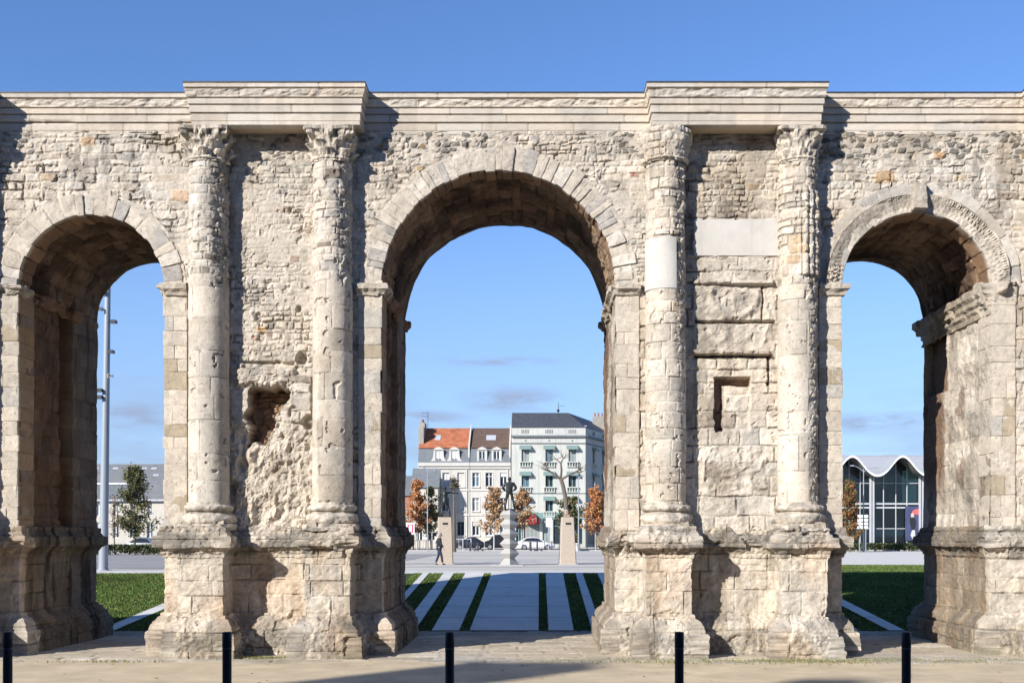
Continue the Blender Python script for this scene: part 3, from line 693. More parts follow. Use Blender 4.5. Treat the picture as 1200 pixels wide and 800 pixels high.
    if ci in (4, 6):                                             # only a plain stump is left
        r = .43 + .17 * sst(-.1, .9, t) + .05 * np.exp(-((t - .02) / .05) ** 2) + .05 * n3 + .05 * n6
        h, d, a1, b1 = ashlar(T * .6 + cx, Z, sd + 5, .10, .2, .15, .4, wob=.05, joint=.015, relief=.02, rough=.03); r = r + h + .05 * np.exp(-((t - .06) / .035) ** 2)
        Cc = masonry_color(d, a1, b1, .02, T * .6 + cx, Z, sd + 5)
    else:
        er = .55 if ci == 5 else 1.0
        bell = .42 + .05 * np.exp(-((t - .04) / .04) ** 2) + .10 * t
        leaf = np.zeros_like(t)
        for (tc, tw, ph, nn_, am) in ((.30, .22, 0, 8, .13), (.55, .20, math.pi / 8, 8, .13)):
            prof_ = np.clip((t - (tc - tw)) / tw, 0, 1) ** 1.6 * sst(tc + .06, tc, t)
            leaf = leaf + am * prof_ * np.clip(np.cos((T - ph) * nn_ / 1.0) * .9 + .25, 0, 1) ** .6
        vol = sst(.62, .78, t) * (.20 * np.clip(np.cos(4 * (T - math.pi / 4)), 0, 1) ** 2 + .05 * np.clip(np.cos(4 * T), 0, 1))
        rope = .03 * np.sign(np.sin(T * 16)) * sst(.7, .8, t)
        r = bell + er * (leaf + vol) + rope * er + .10 * n3 + .09 * n6 + .02
        aba = sst(.86, .9, t); sq = np.minimum(.60 / np.maximum(np.abs(np.cos(T)), np.abs(np.sin(T))), .76) - .07 * np.abs(np.cos(2 * T)) ** 2
        r = r * (1 - aba * .8) + aba * .8 * sq
        if ci == 5: r = r * .96 + .03 * fbm(T * 3, Z * 3, sd + 6, 4)
        dk = sst(-.02, .12, -n6 - .5 * n3)[..., None]; Cc = Cc * (1 - .45 * dk)
    P = np.stack([cx + r * np.cos(T), cy + r * np.sin(T), Z], -1)
    A = Acc(); A.grid(P, np.clip(Cc, .03, .7)); A.poly([tuple(v) for v in P[:-1, -1]], CREAM)
    A.build('capital', M_stone, shaft, AO, smooth=False)

# ---- entablature: new stone cornice stepping out over each pair of columns
RES = .60
path = [(XL, YF), ]
cmid = [(COLX[0] + COLX[1]) / 2 - .02, -5.92, 4.43, (COLX[6] + COLX[7]) / 2]
HB = 1.88
for m in cmid: path += [(m - HB, YF), (m - HB, YF - RES), (m + HB, YF - RES), (m + HB, YF)]
path += [(XR, YF), (XR, YB), (XL, YB)]
ZC = PZ(157.5)
pr = [(-.25, 0), (.01, 0), (.01, .09), (.02, .095), (.02, .262), (-.005, .266), (-.005, .29), (.05, .298), (.05, .462), (.022, .466), (.022, .488), (.072, .496), (.072, .622), (.045, .626), (.045, .648), (.09, .656), (.10, .70), (.135, .832), (.095, .836), (.095, .868), (.15, .876), (.15, .97), (.14, .98), (-.6, 1.0)]
KZ = .91; pr = [(a_, ZC + b_ * KZ) for a_, b_ in pr]
def csweep(path, pr, ds, dz, closed=True):
    p, n, s = resample(path, ds, closed); q, t = prof_resample(pr, dz)
    P = np.zeros((len(p), len(q), 3))
    P[..., 0] = p[:, None, 0] + n[:, None, 0] * q[None, :, 0]; P[..., 1] = p[:, None, 1] + n[:, None, 1] * q[None, :, 0]; P[..., 2] = q[None, :, 1]
    return P, np.broadcast_to(s[:, None], P.shape[:2]), np.broadcast_to(t[None], P.shape[:2])
P, S, T = csweep(path, pr, .035, .02)
Nn = gnormals(P, True); 
if Nn[len(S) // 8, 8, 1] > 0: Nn = -Nn
Z = (P[..., 2] - ZC) / KZ
rowi = np.digitize(Z, [.28, .477, .637, .85]); rw = np.array([1.05, 1.35, 1.2, 1.5, 1.6])
u = S / rw[rowi] + .37 * rowi; bi = np.floor(u); fu = np.abs(u - bi - .5); jd = (.5 - fu) * rw[rowi]
jt = sst(.018, .004, jd); r1 = h2(bi, rowi, 900); r2 = h2(bi, rowi, 901)
rb = sst(.665, .69, Z) * sst(.832, .81, Z)
h = -.006 * jt + rb * (.05 * fbm(S * 6, Z * 9, 902, 4) * 2 + .025 * fbm(S * 1.5, Z * 2, 903, 3)) + .004 * fbm(S * 6, Z * 6, 904, 3)
worn = sst(.08, .2, fbm(S * .8, Z * .5, 905, 3)) * np.exp(-((Z - .30) / .04) ** 2); h = h + .008 * fbm(S * 9, Z * 14, 909, 4); h = h - worn * .03 * (1 + 2 * fbm(S * 7, Z * 7, 906, 3))
NEW = np.array([.62, .545, .445])
C = NEW * (.90 + .18 * r1)[..., None] * (1 + (r2 - .5)[..., None] * np.array([.05, -.01, -.07])) * (1 - .28 * jt[..., None]) * (1 + .12 * fbm(S * 2, Z * 4, 907, 4))[..., None]
C = C * (1 - .11 * sst(.03, .2, fbm(S * 4, Z * .5, 908, 5)))[..., None]
A = Acc(); A.grid(P + Nn * h[..., None], np.clip(C, .03, .75), wrap=True)
A.poly([(x, y, ZC + .88) for x, y in ((XL, YF - .1), (XR, YF - .1), (XR, YB + .1), (XL, YB + .1))], NEW)
A.poly([(x, y, ZC + .01) for x, y in ((XL, YF + .05), (XR, YF + .05), (XR, YB), (XL, YB))], NEW)
for m in cmid: A.poly([(x, y, ZC + .003) for x, y in ((m - HB, YF + .1), (m + HB, YF + .1), (m + HB, YF - RES), (m - HB, YF - RES))], NEW * np.array([1.05, .95, .8]))  # soffits tinted warmer: reflected light put into their colour
A.build('cornice', M_new, arch, AO, smooth=False)
P, S, T = csweep(path, [(.0, ZC + .925), (.152, ZC + .921), (.16, ZC + .918), (.16, ZC + .884), (.148, ZC + .884), (.148, ZC + .89)], .5, .5)
A = Acc(); A.grid(P, wrap=True); A.poly([(x, y, ZC + .924) for x, y in ((XL, YF), (XR, YF), (XR, YB), (XL, YB))])
for m in cmid: A.poly([(x, y, ZC + .927) for x, y in ((m - HB, YF + .1), (m + HB, YF + .1), (m + HB, YF - RES), (m - HB, YF - RES))])
M_lead = plain('lead_sheet', (.045, .047, .05), .5, .15, 4)
A.build('lead_flashing', M_lead, arch, AO, smooth=False)

# ================================================================ ground
PZ0 = 1.16                                              # level of street and square
def gz(y):
    if y <= 9: return PZ0
    if y < 18: t = (y - 9) / 9; return PZ0 * (1 - t * t * (3 - 2 * t))
    if y < 32.2: return 0.0
    if y < 47: return PZ0 * (y - 32.2) / 14.8
    return PZ0
def ysteps(y0, y1):
    k = [y for y in [9 + i * .5 for i in range(19)] + [32.2, 47] + [32.2 + i for i in range(1, 15)] if y0 < y < y1]
    return sorted(set([y0] + k + [y1]))
def sheet(name, x0, x1, y0, y1, off, mat, kind='structure', acc=None):
    A = acc or Acc(); ys = ysteps(y0, y1)
    A.grid(np.array([[(x, y, gz(y) + off) for y in ys] for x in (x0, x1)]))
    if acc is None: return A.build(name, mat, kind=kind, smooth=False)
M_soil = plain('city_ground', (.16, .155, .145), .95, .2, .4, .2, 8)
M_gravel = plain('stabilised_gravel', (.53, .435, .295), .95, .26, .9, .8, 50)
M_square = plain('square_paving', (.50, .465, .405), .9, .14, .35, .15, 10)
M_lightpave = plain('light_concrete', (.60, .565, .50), .85, .1, .8, .15, 30)
M_road = plain('asphalt', (.13, .13, .135), .85, .15, .3, .3, 40)
M_kerb = plain('granite_kerb', (.42, .40, .38), .8, .1, 2)
A = Acc(); ys = [-80] + ysteps(-20, 60) + [121, 200, 2500]
A.grid(np.array([[(x, y, gz(y)) for y in ys] for x in (-900, -60, -20, 20, 60, 900)])); A.build('ground', M_soil, kind='structure', smooth=False)
sheet('gravel_path', -30, 30, 11.5, 32.2, .004, M_gravel)
sheet('front_street', -60, 60, -14, 7.6, .004, M_road)
sheet('front_pavement', -60, 60, 7.6, 11.5, .004, M_square)
sheet('city_square', -58, 58, 47, 121, .006, M_square)
sheet('paved_border', -40, 7.6, 47.0, 50.6, .012, M_lightpave)
A = Acc()
for y0, y1 in ((57, 57.5), (62.5, 64.4), (75, 75.8), (90, 92)): sheet('', -40, 40, y0, y1, .012, None, acc=A)
A.build('paving_band', plain('darker_paving', (.36, .335, .295), .9, .08, .3), kind='structure', smooth=False)
sheet('street', -150, 150, 121, 141, .010, M_road)
A = Acc(); A.box(-150, 150, 141, 141.3, PZ0 - .05, PZ0 + .14); A.box(-150, 150, 120.7, 121, PZ0 - .05, PZ0 + .10); A.build('kerb', M_kerb, kind='structure', smooth=False)
A = Acc(); A.box(-150, 150, 141.3, 149.9, PZ0 - .05, PZ0 + .12); A.build('pavement', M_square, kind='structure', smooth=False)
sheet('light_paving', 14, 58, 60.6, 116, .014, M_lightpave)
sheet('left_road', -58, -8.5, 54, 98, .018, plain('grey_asphalt', (.29, .275, .255), .9, .18, .5))

# flagstones between and around the piers
def flags():
    res = .04
    xs = np.arange(-16.5, 14.5, res); ys = np.arange(24.0, 32.25, res); X, Y = np.meshgrid(xs, ys, indexing='ij')
    h, d, r1, r2 = ashlar(X, Y, 701, .45, .9, .6, 1.5, wob=.06, joint=.03, relief=.022, rough=.010, edge=.03)
    C = masonry_color(d, r1, r2, .03, X, Y, 701, np.array([.52, .455, .355]), .4)
    mud = sst(-.04, .10, fbm(X * .55, Y * .9, 702, 4))[..., None]
    C = C * (1 - .55 * mud) + .55 * mud * np.array([.50, .415, .29])
    moss = (sst(.02, .16, fbm(X * .8, Y * 2.2, 703, 5)) * sst(25.6, 24.9, Y) * sst(24.1, 24.5, Y) * np.exp(-((X - 4.5) / 5) ** 2))[..., None] + .6 * (sst(.05, .2, fbm(X * 1.5, Y * 3, 704, 4)) * np.exp(-((X + 6.2) / 1.0) ** 2) * sst(25.5, 25.2, Y))[..., None]
    moss = np.clip(moss, 0, 1); C = C * (1 - .75 * moss) + .75 * moss * np.array([.20, .20, .09])
    drk = sst(30.5, 30.8, Y)[..., None]; C = C * (1 - .35 * drk)
    cut = 24.55 + .35 * fbm(X * .8, X * 0, 705, 3) * 2 + .12 * np.sin(X * 1.1) + .10 * (r1 - .5) - .15 * ((X > 2) & (X < 9))
    gap = np.exp(-((X - 0.1) / 2.6) ** 2) * 0
    worn = sst(.06, .0, fbm(X * .5, Y * .7, 706, 3) + .10 * (np.abs(X + 1.2) < 1.9))                # gravel washed over the stones
    zt = .012 + h - .05 * sst(cut + .02, cut - .25, Y)
    A = Acc(); A.grid(np.stack([X, Y, zt], -1), np.clip(C, .02, .7)); A.build('stone_paving', M_stone, kind='structure')
flags()

# lawn strips and concrete strips on the bank behind the arch
M_grass = plain('grass_blades', (1, 1, 1), .8, .15, 1.5, attr=True, spec=.15)
ws = [(-12.55, -12.1), (-4.83, -4.57), (-3.97, -3.54), (-3.06, -2.28), (-1.98, -.02), (.26, .98), (1.5, 1.79), (2.4, 2.66), (8.75, 9.1), (9.95, 10.4)]
A = Acc()
for x0, x1 in ws:
    for k in range(6): sheet('', x0, x1, 32.2 + k * 2.4667, 32.2 + (k + 1) * 2.4667 - .045, .05, None, acc=A)
A.build('concrete_strip', plain('pale_concrete', (.57, .55, .515), .85, .14, .9, .15, 30), kind='structure', smooth=False)
rg = np.random.RandomState(5)
edges = [-30] + [v for p in ws for v in p] + [26]
G = Acc(); gc = np.array([.082, .135, .030])
zones = [(edges[i], edges[i + 1], 32.2, 47) for i in range(0, len(edges), 2)] + [(7.6, 40, 47, 60.6)]
for x0, x1, y0, y1 in zones:
    ys = ysteps(y0, y1); ny = len(ys)
    G.grid(np.array([[(x, y, gz(y) + .02) for y in ys] for x in (x0, x1)]), gc * .55)
    xa, xb = max(x0, -22), min(x1, 22)
    n = int(max(0, xb - xa) * (y1 - y0) * (480 if y1 < 50 else 140))
    x = rg.uniform(xa, xb, n); y = rg.uniform(y0, y1, n)
    keep = ((x > -5.2) & (x < 3.2)) | ((x > -22) & (x < -10.0)) | ((x > 8.3) & (x < 22))
    x, y = x[keep], y[keep]; n = len(x)
    z = np.where(y < 47, PZ0 * (y - 32.2) / 14.8, PZ0) + .02
    a = rg.uniform(0, 6.28, n); hh = rg.uniform(.025, .06, n); wd = rg.uniform(.010, .022, n); lx = rg.uniform(-.03, .03, n); ly = rg.uniform(-.03, .03, n)
    V = np.stack([np.stack([x - wd * np.cos(a), y - wd * np.sin(a), z], -1), np.stack([x + wd * np.cos(a), y + wd * np.sin(a), z], -1), np.stack([x + lx, y + ly, z + hh], -1)], 1)
    t = fbm(x * .6, y * .6, 77, 3); v = rg.uniform(.5, 1.4, n) * (1 + 1.0 * t)
    c = gc[None] * v[:, None]; yel = (rg.rand(n) < .12 + .5 * np.clip(fbm(x * .9, y * .9, 78, 4), 0, 1))[:, None]; c = np.where(yel, np.array([.19, .17, .06]) * v[:, None], c)
    b = G.add(V.reshape(-1, 3), np.repeat(c, 3, 0)); G.t.append(np.arange(n * 3).reshape(n, 3) + b)
G.build('grass', M_grass, kind='stuff', smooth=False)
# weeds at the foot of the piers
G = Acc()
for cx_, cy_, sx, sy, n in ((-6.15, 25.15, .55, .12, 700), (4.3, 24.45, 2.2, .24, 1300), (7.6, 24.5, 1.4, .22, 500), (10.5, 24.6, 1.2, .15, 500), (-9.3, 24.4, .8, .08, 150)):
    x = cx_ + rg.normal(0, sx, n) * .8; y = cy_ + rg.normal(0, sy, n); z = np.zeros(n) + .01
    a = rg.uniform(0, 6.28, n); hh = rg.uniform(.02, .07, n); wd = rg.uniform(.006, .014, n)
    V = np.stack([np.stack([x - wd * np.cos(a), y - wd * np.sin(a), z], -1), np.stack([x + wd * np.cos(a), y + wd * np.sin(a), z], -1), np.stack([x + rg.uniform(-.04, .04, n), y + rg.uniform(-.04, .04, n), z + hh], -1)], 1)
    c = np.array([.20, .20, .075])[None] * rg.uniform(.6, 1.4, n)[:, None]
    b = G.add(V.reshape(-1, 3), np.repeat(c, 3, 0)); G.t.append(np.arange(n * 3).reshape(n, 3) + b)
G.build('weeds', M_grass, kind='stuff', smooth=False)

# ================================================================ bollards
M_black = plain('black_paint', (.012, .013, .016), .45, .2, 6)
M_band = plain('grey_band', (.05, .052, .055), .4, .1, 6)
blab = ['slim black bollard at the far left edge of the gravel', 'slim black bollard in front of the left pier', 'slim black bollard in front of the central opening', 'slim black bollard in front of the right pier', 'slim black bollard in front of the right opening']
b0 = thing('bollard', blab[0], 'bollard', (PX(9, 8.3), 8.3, PZ0), 0, 'row of black bollards along the kerb')
A = Acc(); A.lathe([(0.033, -.05), (.033, .845), (.0335, .85)], 24); A.build('post', M_black, b0)
A = Acc(); A.lathe([(.0355, -.01), (.0355, .012), (.045, .012), (.045, -.01)], 24); A.build('base_ring', M_black, b0)
A = Acc(); A.lathe([(.0335, .72), (.0345, .722), (.0345, .732), (.033, .734), (.033, .744), (.0345, .746), (.0345, .853), (.031, .859), (0.0005, .861)], 24); A.build('head', M_black, b0)
A = Acc(); A.lathe([(.0332, .7342), (.0340, .736), (.0340, .742), (.0332, .7438)], 24); A.build('ring', M_band, b0)
for k, px in enumerate((266, 527, 796, 1062)): dup(b0, (PX(px, 8.3), 8.3, PZ0), 0, blab[k + 1])

# ================================================================ trees
M_leaf = plain('leaves', (1, 1, 1), .7, .1, 2, attr=True, spec=.2)
M_bark = plain('bark', (.13, .105, .08), .9, .3, 8, .5, 30)
M_bark2 = plain('limewashed_bark', (.46, .45, .42), .9, .15, 5)
def tree(loc, h, cr, th, palette, nl, label, name='street_tree', shape='cone', group=None, bark=None, leaf=.2, seed=1, trunk_r=.09, gap=.45):
    rg = np.random.RandomState(seed); t = thing(name, label, 'tree', loc, 0, group)
    A = Acc(); lean = rg.uniform(-.15, .15, 2)
    pts = [(lean[0] * q * q, lean[1] * q * q, h * .95 * q) for q in np.linspace(0, 1, 7)]
    A.tube([(p[0], p[1], p[2] - (.1 if i == 0 else 0)) for i, p in enumerate(pts)], list(np.linspace(trunk_r, .015, 7)), 8)
    limbs = []
    for k in range(int(26 + 2 * h)):
        q = rg.uniform(th / h, .92); z = h * q; a = rg.uniform(0, 6.28)
        u = (q - th / h) / (1 - th / h)
        rr = cr * ((1 - u) ** .75 * .95 + .1 if shape == 'cone' else math.sqrt(max(.05, 1 - (2 * u - .9) ** 2))) * rg.uniform(.65, 1.1)
        rise = rr * (.55 if shape == 'cone' else .6)
        b0_ = np.array([lean[0] * q * q, lean[1] * q * q, z - rise * .5]); b1_ = b0_ + np.array([math.cos(a) * rr, math.sin(a) * rr, rise])
        mid = (b0_ + b1_) / 2 + np.array([0, 0, -.08 * rr])
        A.tube([b0_, mid, b1_], [trunk_r * .35, trunk_r * .22, .008], 5); limbs.append((b0_, mid, b1_, rr))
    A.build('trunk', bark or M_bark, t)
    G = Acc(); n = int(nl * 2.1); P = []
    per = n // len(limbs)
    for (p0, pm, p1, rr) in limbs:
        q = rg.beta(1.6, 1.2, per)[:, None]; c = p0 * (1 - q) ** 2 + 2 * pm * q * (1 - q) + p1 * q * q
        # leaves grouped into tufts along the limb
        c = c + rg.normal(0, gap * .34, (per, 3))
        P.append(c)
    P = np.concatenate(P); n = len(P)
    u = rg.normal(size=(n, 3)); u /= np.linalg.norm(u, axis=1, keepdims=True); w_ = rg.normal(size=(n, 3)); w_ = np.cross(u, w_); w_ /= np.linalg.norm(w_, axis=1, keepdims=True)
    s1 = (leaf * .62 * rg.uniform(.5, 1.2, n))[:, None]; s2 = s1 * .6
    V = np.stack([P - u * s1, P + w_ * s2, P + u * s1, P - w_ * s2], 1).reshape(-1, 3)
    pal = np.array(palette); ci = rg.randint(0, len(pal), n); c = pal[ci] * rg.uniform(.65, 1.3, n)[:, None]
    b = G.add(V, np.repeat(c, 4, 0)); G.q.append(np.arange(n * 4).reshape(n, 4) + b)
    G.build('crown', M_leaf, t, smooth=False)
    return t
OR = [(.40, .16, .06), (.47, .21, .08), (.28, .11, .05), (.52, .29, .13)]
TAN = [(.42, .25, .12), (.35, .19, .09), (.26, .15, .08), (.48, .33, .18)]
GR = [(.06, .085, .03), (.08, .10, .035), (.13, .115, .045), (.05, .065, .025), (.20, .14, .06)]
OLV = [(.12, .13, .05), (.17, .15, .06), (.09, .10, .04), (.26, .18, .08)]
gt = 'young trees along the street behind the square'
tree((PX(489, 126), 126, PZ0), 8.4, 1.75, 2.1, OR, 2600, 'rust orange young tree at the left edge of the central opening', group=gt, bark=M_bark2, leaf=.22, seed=3)
tree((PX(505, 128), 128, PZ0), 7.6, 1.4, 1.6, OLV, 1500, 'green young tree behind the left statue pedestal', group=gt, leaf=.22, seed=4)
tree((PX(579, 127), 127, PZ0), 7.6, 1.75, 2.4, TAN, 1500, 'thin tan brown young tree just left of the zigzag column', group=gt, bark=M_bark2, leaf=.24, seed=5)
tree((PX(612, 129), 129, PZ0), 7.8, 1.7, 2.6, TAN, 1500, 'thin tan brown young tree just right of the zigzag column', group=gt, bark=M_bark2, leaf=.24, seed=6)
tree((PX(698, 126), 126, PZ0), 8.0, 1.6, 2.2, OR, 2400, 'rust orange young tree beside the right pier', group=gt, bark=M_bark2, leaf=.22, seed=7)
tree((PX(668, 130), 130, PZ0), 6.4, 1.9, 1.2, GR, 1500, 'bushy green tree behind the pollarded trunk', name='leafy_tree', leaf=.25, seed=8, shape='round')
tree((PX(158, 97), 97, PZ0), 7.9, 1.95, 1.9, [(.08, .095, .04), (.11, .115, .05), (.06, .07, .03), (.19, .15, .06)], 2500, 'broad conical green tree seen through the left opening', name='conical_tree', leaf=.2, seed=19, trunk_r=.1, gap=.6)
tree((PX(134, 104), 104, PZ0), 5.6, .8, 1.6, [(.14, .06, .035), (.10, .05, .03)], 170, 'almost bare slim sapling beside the light mast', name='sapling', leaf=.14, seed=10, trunk_r=.07)
tree((PX(996, 110), 110, PZ0), 7.4, 1.3, 1.2, [(.28, .12, .05), (.22, .09, .04), (.13, .10, .04), (.07, .09, .03)], 2200, 'rust and green young tree at the edge of the right opening', group=gt, leaf=.2, seed=11)
# pollarded plane tree
pt = thing('pollarded_tree', 'bare pollarded tree with stubby bent limbs behind the right pedestal', 'tree', (PX(664, 96), 96, PZ0))
def pp(px, py): return (PX(px, 96) - PX(664, 96), 0, PZ(py, 96) - PZ0)
A = Acc(); A.tube([(.0, 0, -.1), (0, .1, 1.2), pp(664, 610), pp(663, 585), pp(660, 570), pp(657, 560)], [.30, .22, .20, .19, .18, .16], 10)
for pts, rr in (([(657, 561), (650, 556), (643, 551), (637, 550)], .11), ([(657, 560), (658, 551), (657, 543), (652, 538)], .10), ([(657, 543), (660, 537)], .07), ([(657, 562), (664, 558), (672, 554), (679, 550)], .11), ([(672, 554), (676, 553), (681, 553)], .07), ([(643, 551), (640, 546)], .07)):
    q = [Vector(pp(*p)) + Vector((0, rnd.uniform(-.6, .6) * (i > 0), 0)) for i, p in enumerate(pts)]; A.tube(q, list(np.linspace(rr, rr * .55, len(q))), 8)
A.build('trunk', plain('plane_bark', (.13, .11, .09), .9, .35, 5, .5, 20), pt)
G = Acc(); rg = np.random.RandomState(3)
for p in ((679, 550), (681, 553), (637, 550), (640, 546), (652, 538), (660, 537)):
    for k in range(5):
        c = Vector(pp(*p)); d = Vector((rg.normal() * .8, rg.normal() * .5, abs(rg.normal()) + .3)).normalized() * rg.uniform(.5, 1.1); e = Vector(rg.normal(size=3)) * .1
        G = Acc(); G.tube([c, c + d * .5 + e, c + d], [.035, .025, .008], 5); G.build('twig', M_bark, pt)
# dark trunk beside the left pedestal
dt = tree((PX(532, 112), 112, PZ0), 8.0, .6, 6.2, [(.05, .06, .03), (.10, .08, .04)], 60, 'dark slender tree trunk right of the left pedestal', name='slender_tree', leaf=.2, seed=14, trunk_r=.24)

# hedges
def hedge(x0, x1, y, d, h, label, seed, n):
    rg = np.random.RandomState(seed); G = Acc()
    cx_ = (x0 + x1) / 2
    P = np.stack([rg.uniform(x0, x1, n), y + rg.uniform(-d / 2, d / 2, n), PZ0 + h * rg.beta(2, 1.1, n)], -1)
    P[:, 2] += .12 * fbm(P[:, 0] * 1.3, P[:, 1], seed, 3)
    u = rg.normal(size=(n, 3)); u /= np.linalg.norm(u, axis=1, keepdims=True); w_ = np.cross(u, rg.normal(size=(n, 3))); w_ /= np.linalg.norm(w_, axis=1, keepdims=True)
    s1 = (.11 * rg.uniform(.5, 1.2, n))[:, None]
    V = np.stack([P - u * s1, P + w_ * s1 * .7, P + u * s1, P - w_ * s1 * .7], 1).reshape(-1, 3)
    c = np.array([.05, .065, .025]) * rg.uniform(.5, 1.6, n)[:, None]; c[rg.rand(n) < .12] = (.14, .11, .05)
    b = G.add(V, np.repeat(c, 4, 0)); G.q.append(np.arange(n * 4).reshape(n, 4) + b)
    o = G.build('hedge', M_leaf, None, (cx_, y, PZ0), smooth=False); tag(o, label, 'hedge', loc=(cx_, y, PZ0))
hedge(-46, -28, 94, 1.2, .85, 'low clipped dark green hedge along the road in the left opening', 21, 7000)
hedge(28, 46, 117.5, 1.3, .85, 'low dark hedge in front of the glass hall', 22, 7000)
hedge(PX(462, 124), PX(484, 124), 121.9, 1.0, 1.6, 'rounded brown green shrub hedge at the street left of the rust tree', 23, 1600)

# ================================================================ light mast, lamps
M_steel = plain('galvanised_steel', (.27, .30, .335), .45, .05, 1, metal=.1)
M_dark = plain('dark_metal', (.03, .032, .035), .5, .2, 5)
M_white = plain('white_paint', (.72, .72, .71), .5, .05, 3)
YM = 51.7
mt = thing('light_mast', 'tall pale grey light mast with spotlights seen through the left opening', 'light mast', (PX(121, YM), YM, PZ0))
dx = PX(126.5, YM) - PX(121, YM); HM = PZ(318, YM) - PZ0
A = Acc(); A.tube([(dx * t, 0, HM * t) for t in np.linspace(0, 1, 8)], list(np.linspace(.21, .125, 8)), 20); A.build('pole', M_steel, mt)
A = Acc(); A.lathe([(.36, .0), (.36, .03), (.23, .035), (.22, .09)], 20); A.build('base_plate', M_steel, mt)
for px, py, sgn, m in ((134, 328, 1, M_steel), (122, 343, -1, M_steel), (118.5, 363, -1, M_steel), (135, 378, 1, M_dark), (132, 413, 1, M_dark), (131, 441, 1, M_white), (119, 458, -1, M_dark), (119, 466, -1, M_dark)):
    z = PZ(py, YM) - PZ0; xm = dx * z / HM; x = PX(px, YM) - PX(121, YM)
    s = .12 if m is not M_white else .09
    A = Acc(); A.tube([(xm, 0, z), (x, -.1, z)], .03, 6); b = [(x - s, -.30, z - s * .8), (x + s, -.30, z - s * .8), (x + s * .9, -.30, z + s * .7), (x - s * .9, -.30, z + s * .7)]; k_ = [(x - s * .7, .08, z - s * .3), (x + s * .7, .08, z - s * .3), (x + s * .6, .08, z + s * .8), (x - s * .6, .08, z + s * .8)]
    A.poly(b); A.poly(k_)
    for q in range(4): A.poly([b[q], b[(q + 1) % 4], k_[(q + 1) % 4], k_[q]])
    sp_ = A.build('spotlight', m, mt, smooth=False)
    A = Acc(); A.poly([(p[0] * .86 + x * .14, -.304, p[2] * .86 + z * .14) for p in b]); A.build('lens', plain('lens_glass', (.08, .085, .09), .1), sp_, smooth=False)
def lamp(px, py0, Y, arms, label, name='street_lamp', r=.07):
    x = PX(px, Y); t = thing(name, label, 'street lamp', (x, Y, PZ0)); H = PZ(py0, Y) - PZ0
    A = Acc(); A.tube([(0, 0, 0), (0, 0, H * .3), (0, 0, H)], [r * 1.3, r, r * .6], 10); A.build('pole', M_steel, t)
    for (ex, ey) in arms:
        xx = PX(ex, Y) - x; zz = PZ(ey, Y) - PZ0
        A = Acc(); A.tube([(0, 0, H - .3), (xx * .4, 0, (H - .3) * .5 + zz * .5 + .12), (xx * .8, 0, zz)], .035, 6); A.build('arm', M_steel, t)
        A = Acc(); A.box(xx * .78 if xx > 0 else xx * 1.05, xx * 1.05 if xx > 0 else xx * .78, -.14, .14, zz - .05, zz + .07); A.build('lamp_head', M_steel, t, smooth=False)
    return t
lamp(1012, 549, 112, [(997.5, 545.5), (1028, 548)], 'street lamp with two curved arms in front of the glass hall')
lamp(678, 558, 120, [(684, 557)], 'single arm street lamp right of the pollarded tree')
lamp(501, 549, 118, [(495, 547), (510, 551)], 'thin two armed street lamp behind the rust tree', r=.06)
pl_ = thing('flag_pole', 'thin white pole beside the rear edge of the right opening', 'pole', (PX(1083.5, 112), 112, PZ0))
A = Acc(); A.tube([(0, 0, 0), (.05, 0, 6), (.1, 0, PZ(462, 112) - PZ0)], [.09, .075, .05], 10); A.build('mast', M_white, pl_)
A = Acc(); A.lathe([(.18, 0), (.18, .05), (.1, .06)], 12); A.build('foot', M_white, pl_)

# autumn leaves blown about under the trees and over the gravel
G = Acc(); rg = np.random.RandomState(12)
for (cx_, cy_, sx, sy, n) in ((0, 23, 9, 1.2, 110), (0, 28.5, 8, 1.6, 60), (PX(489, 126), 122, 4, 3, 260), (PX(595, 127), 122, 5, 3, 320), (PX(698, 126), 122, 4, 3, 220), (0, 40, 6, 5, 160), (-12.5, 41, 2.5, 4, 120), (12, 42, 3, 5, 120), (3, 58, 14, 6, 160)):
    x = cx_ + rg.normal(0, sx, n); y = cy_ + rg.normal(0, sy, n)
    for a, b in zip(x, y):
        if 24.2 < b < 31 and not (AR[1]['l'] + .5 < a < AR[1]['rr'] - .5): continue
        z = gz(b) + (.035 if b < 24.2 else .075 if b < 50 else .03); t_ = rg.uniform(0, 6.28); s_ = rg.uniform(.03, .06); d = np.array([math.cos(t_), math.sin(t_), rg.uniform(-.2, .2)]) * s_; e = np.array([-math.sin(t_), math.cos(t_), rg.uniform(-.2, .2)]) * s_ * .6; p = np.array([a, b, z])
        G.poly([p - d, p + e, p + d, p - e], np.array([.30, .17, .07]) * rg.uniform(.5, 1.3))
G.build('fallen_leaves', M_leaf, kind='stuff', smooth=False)
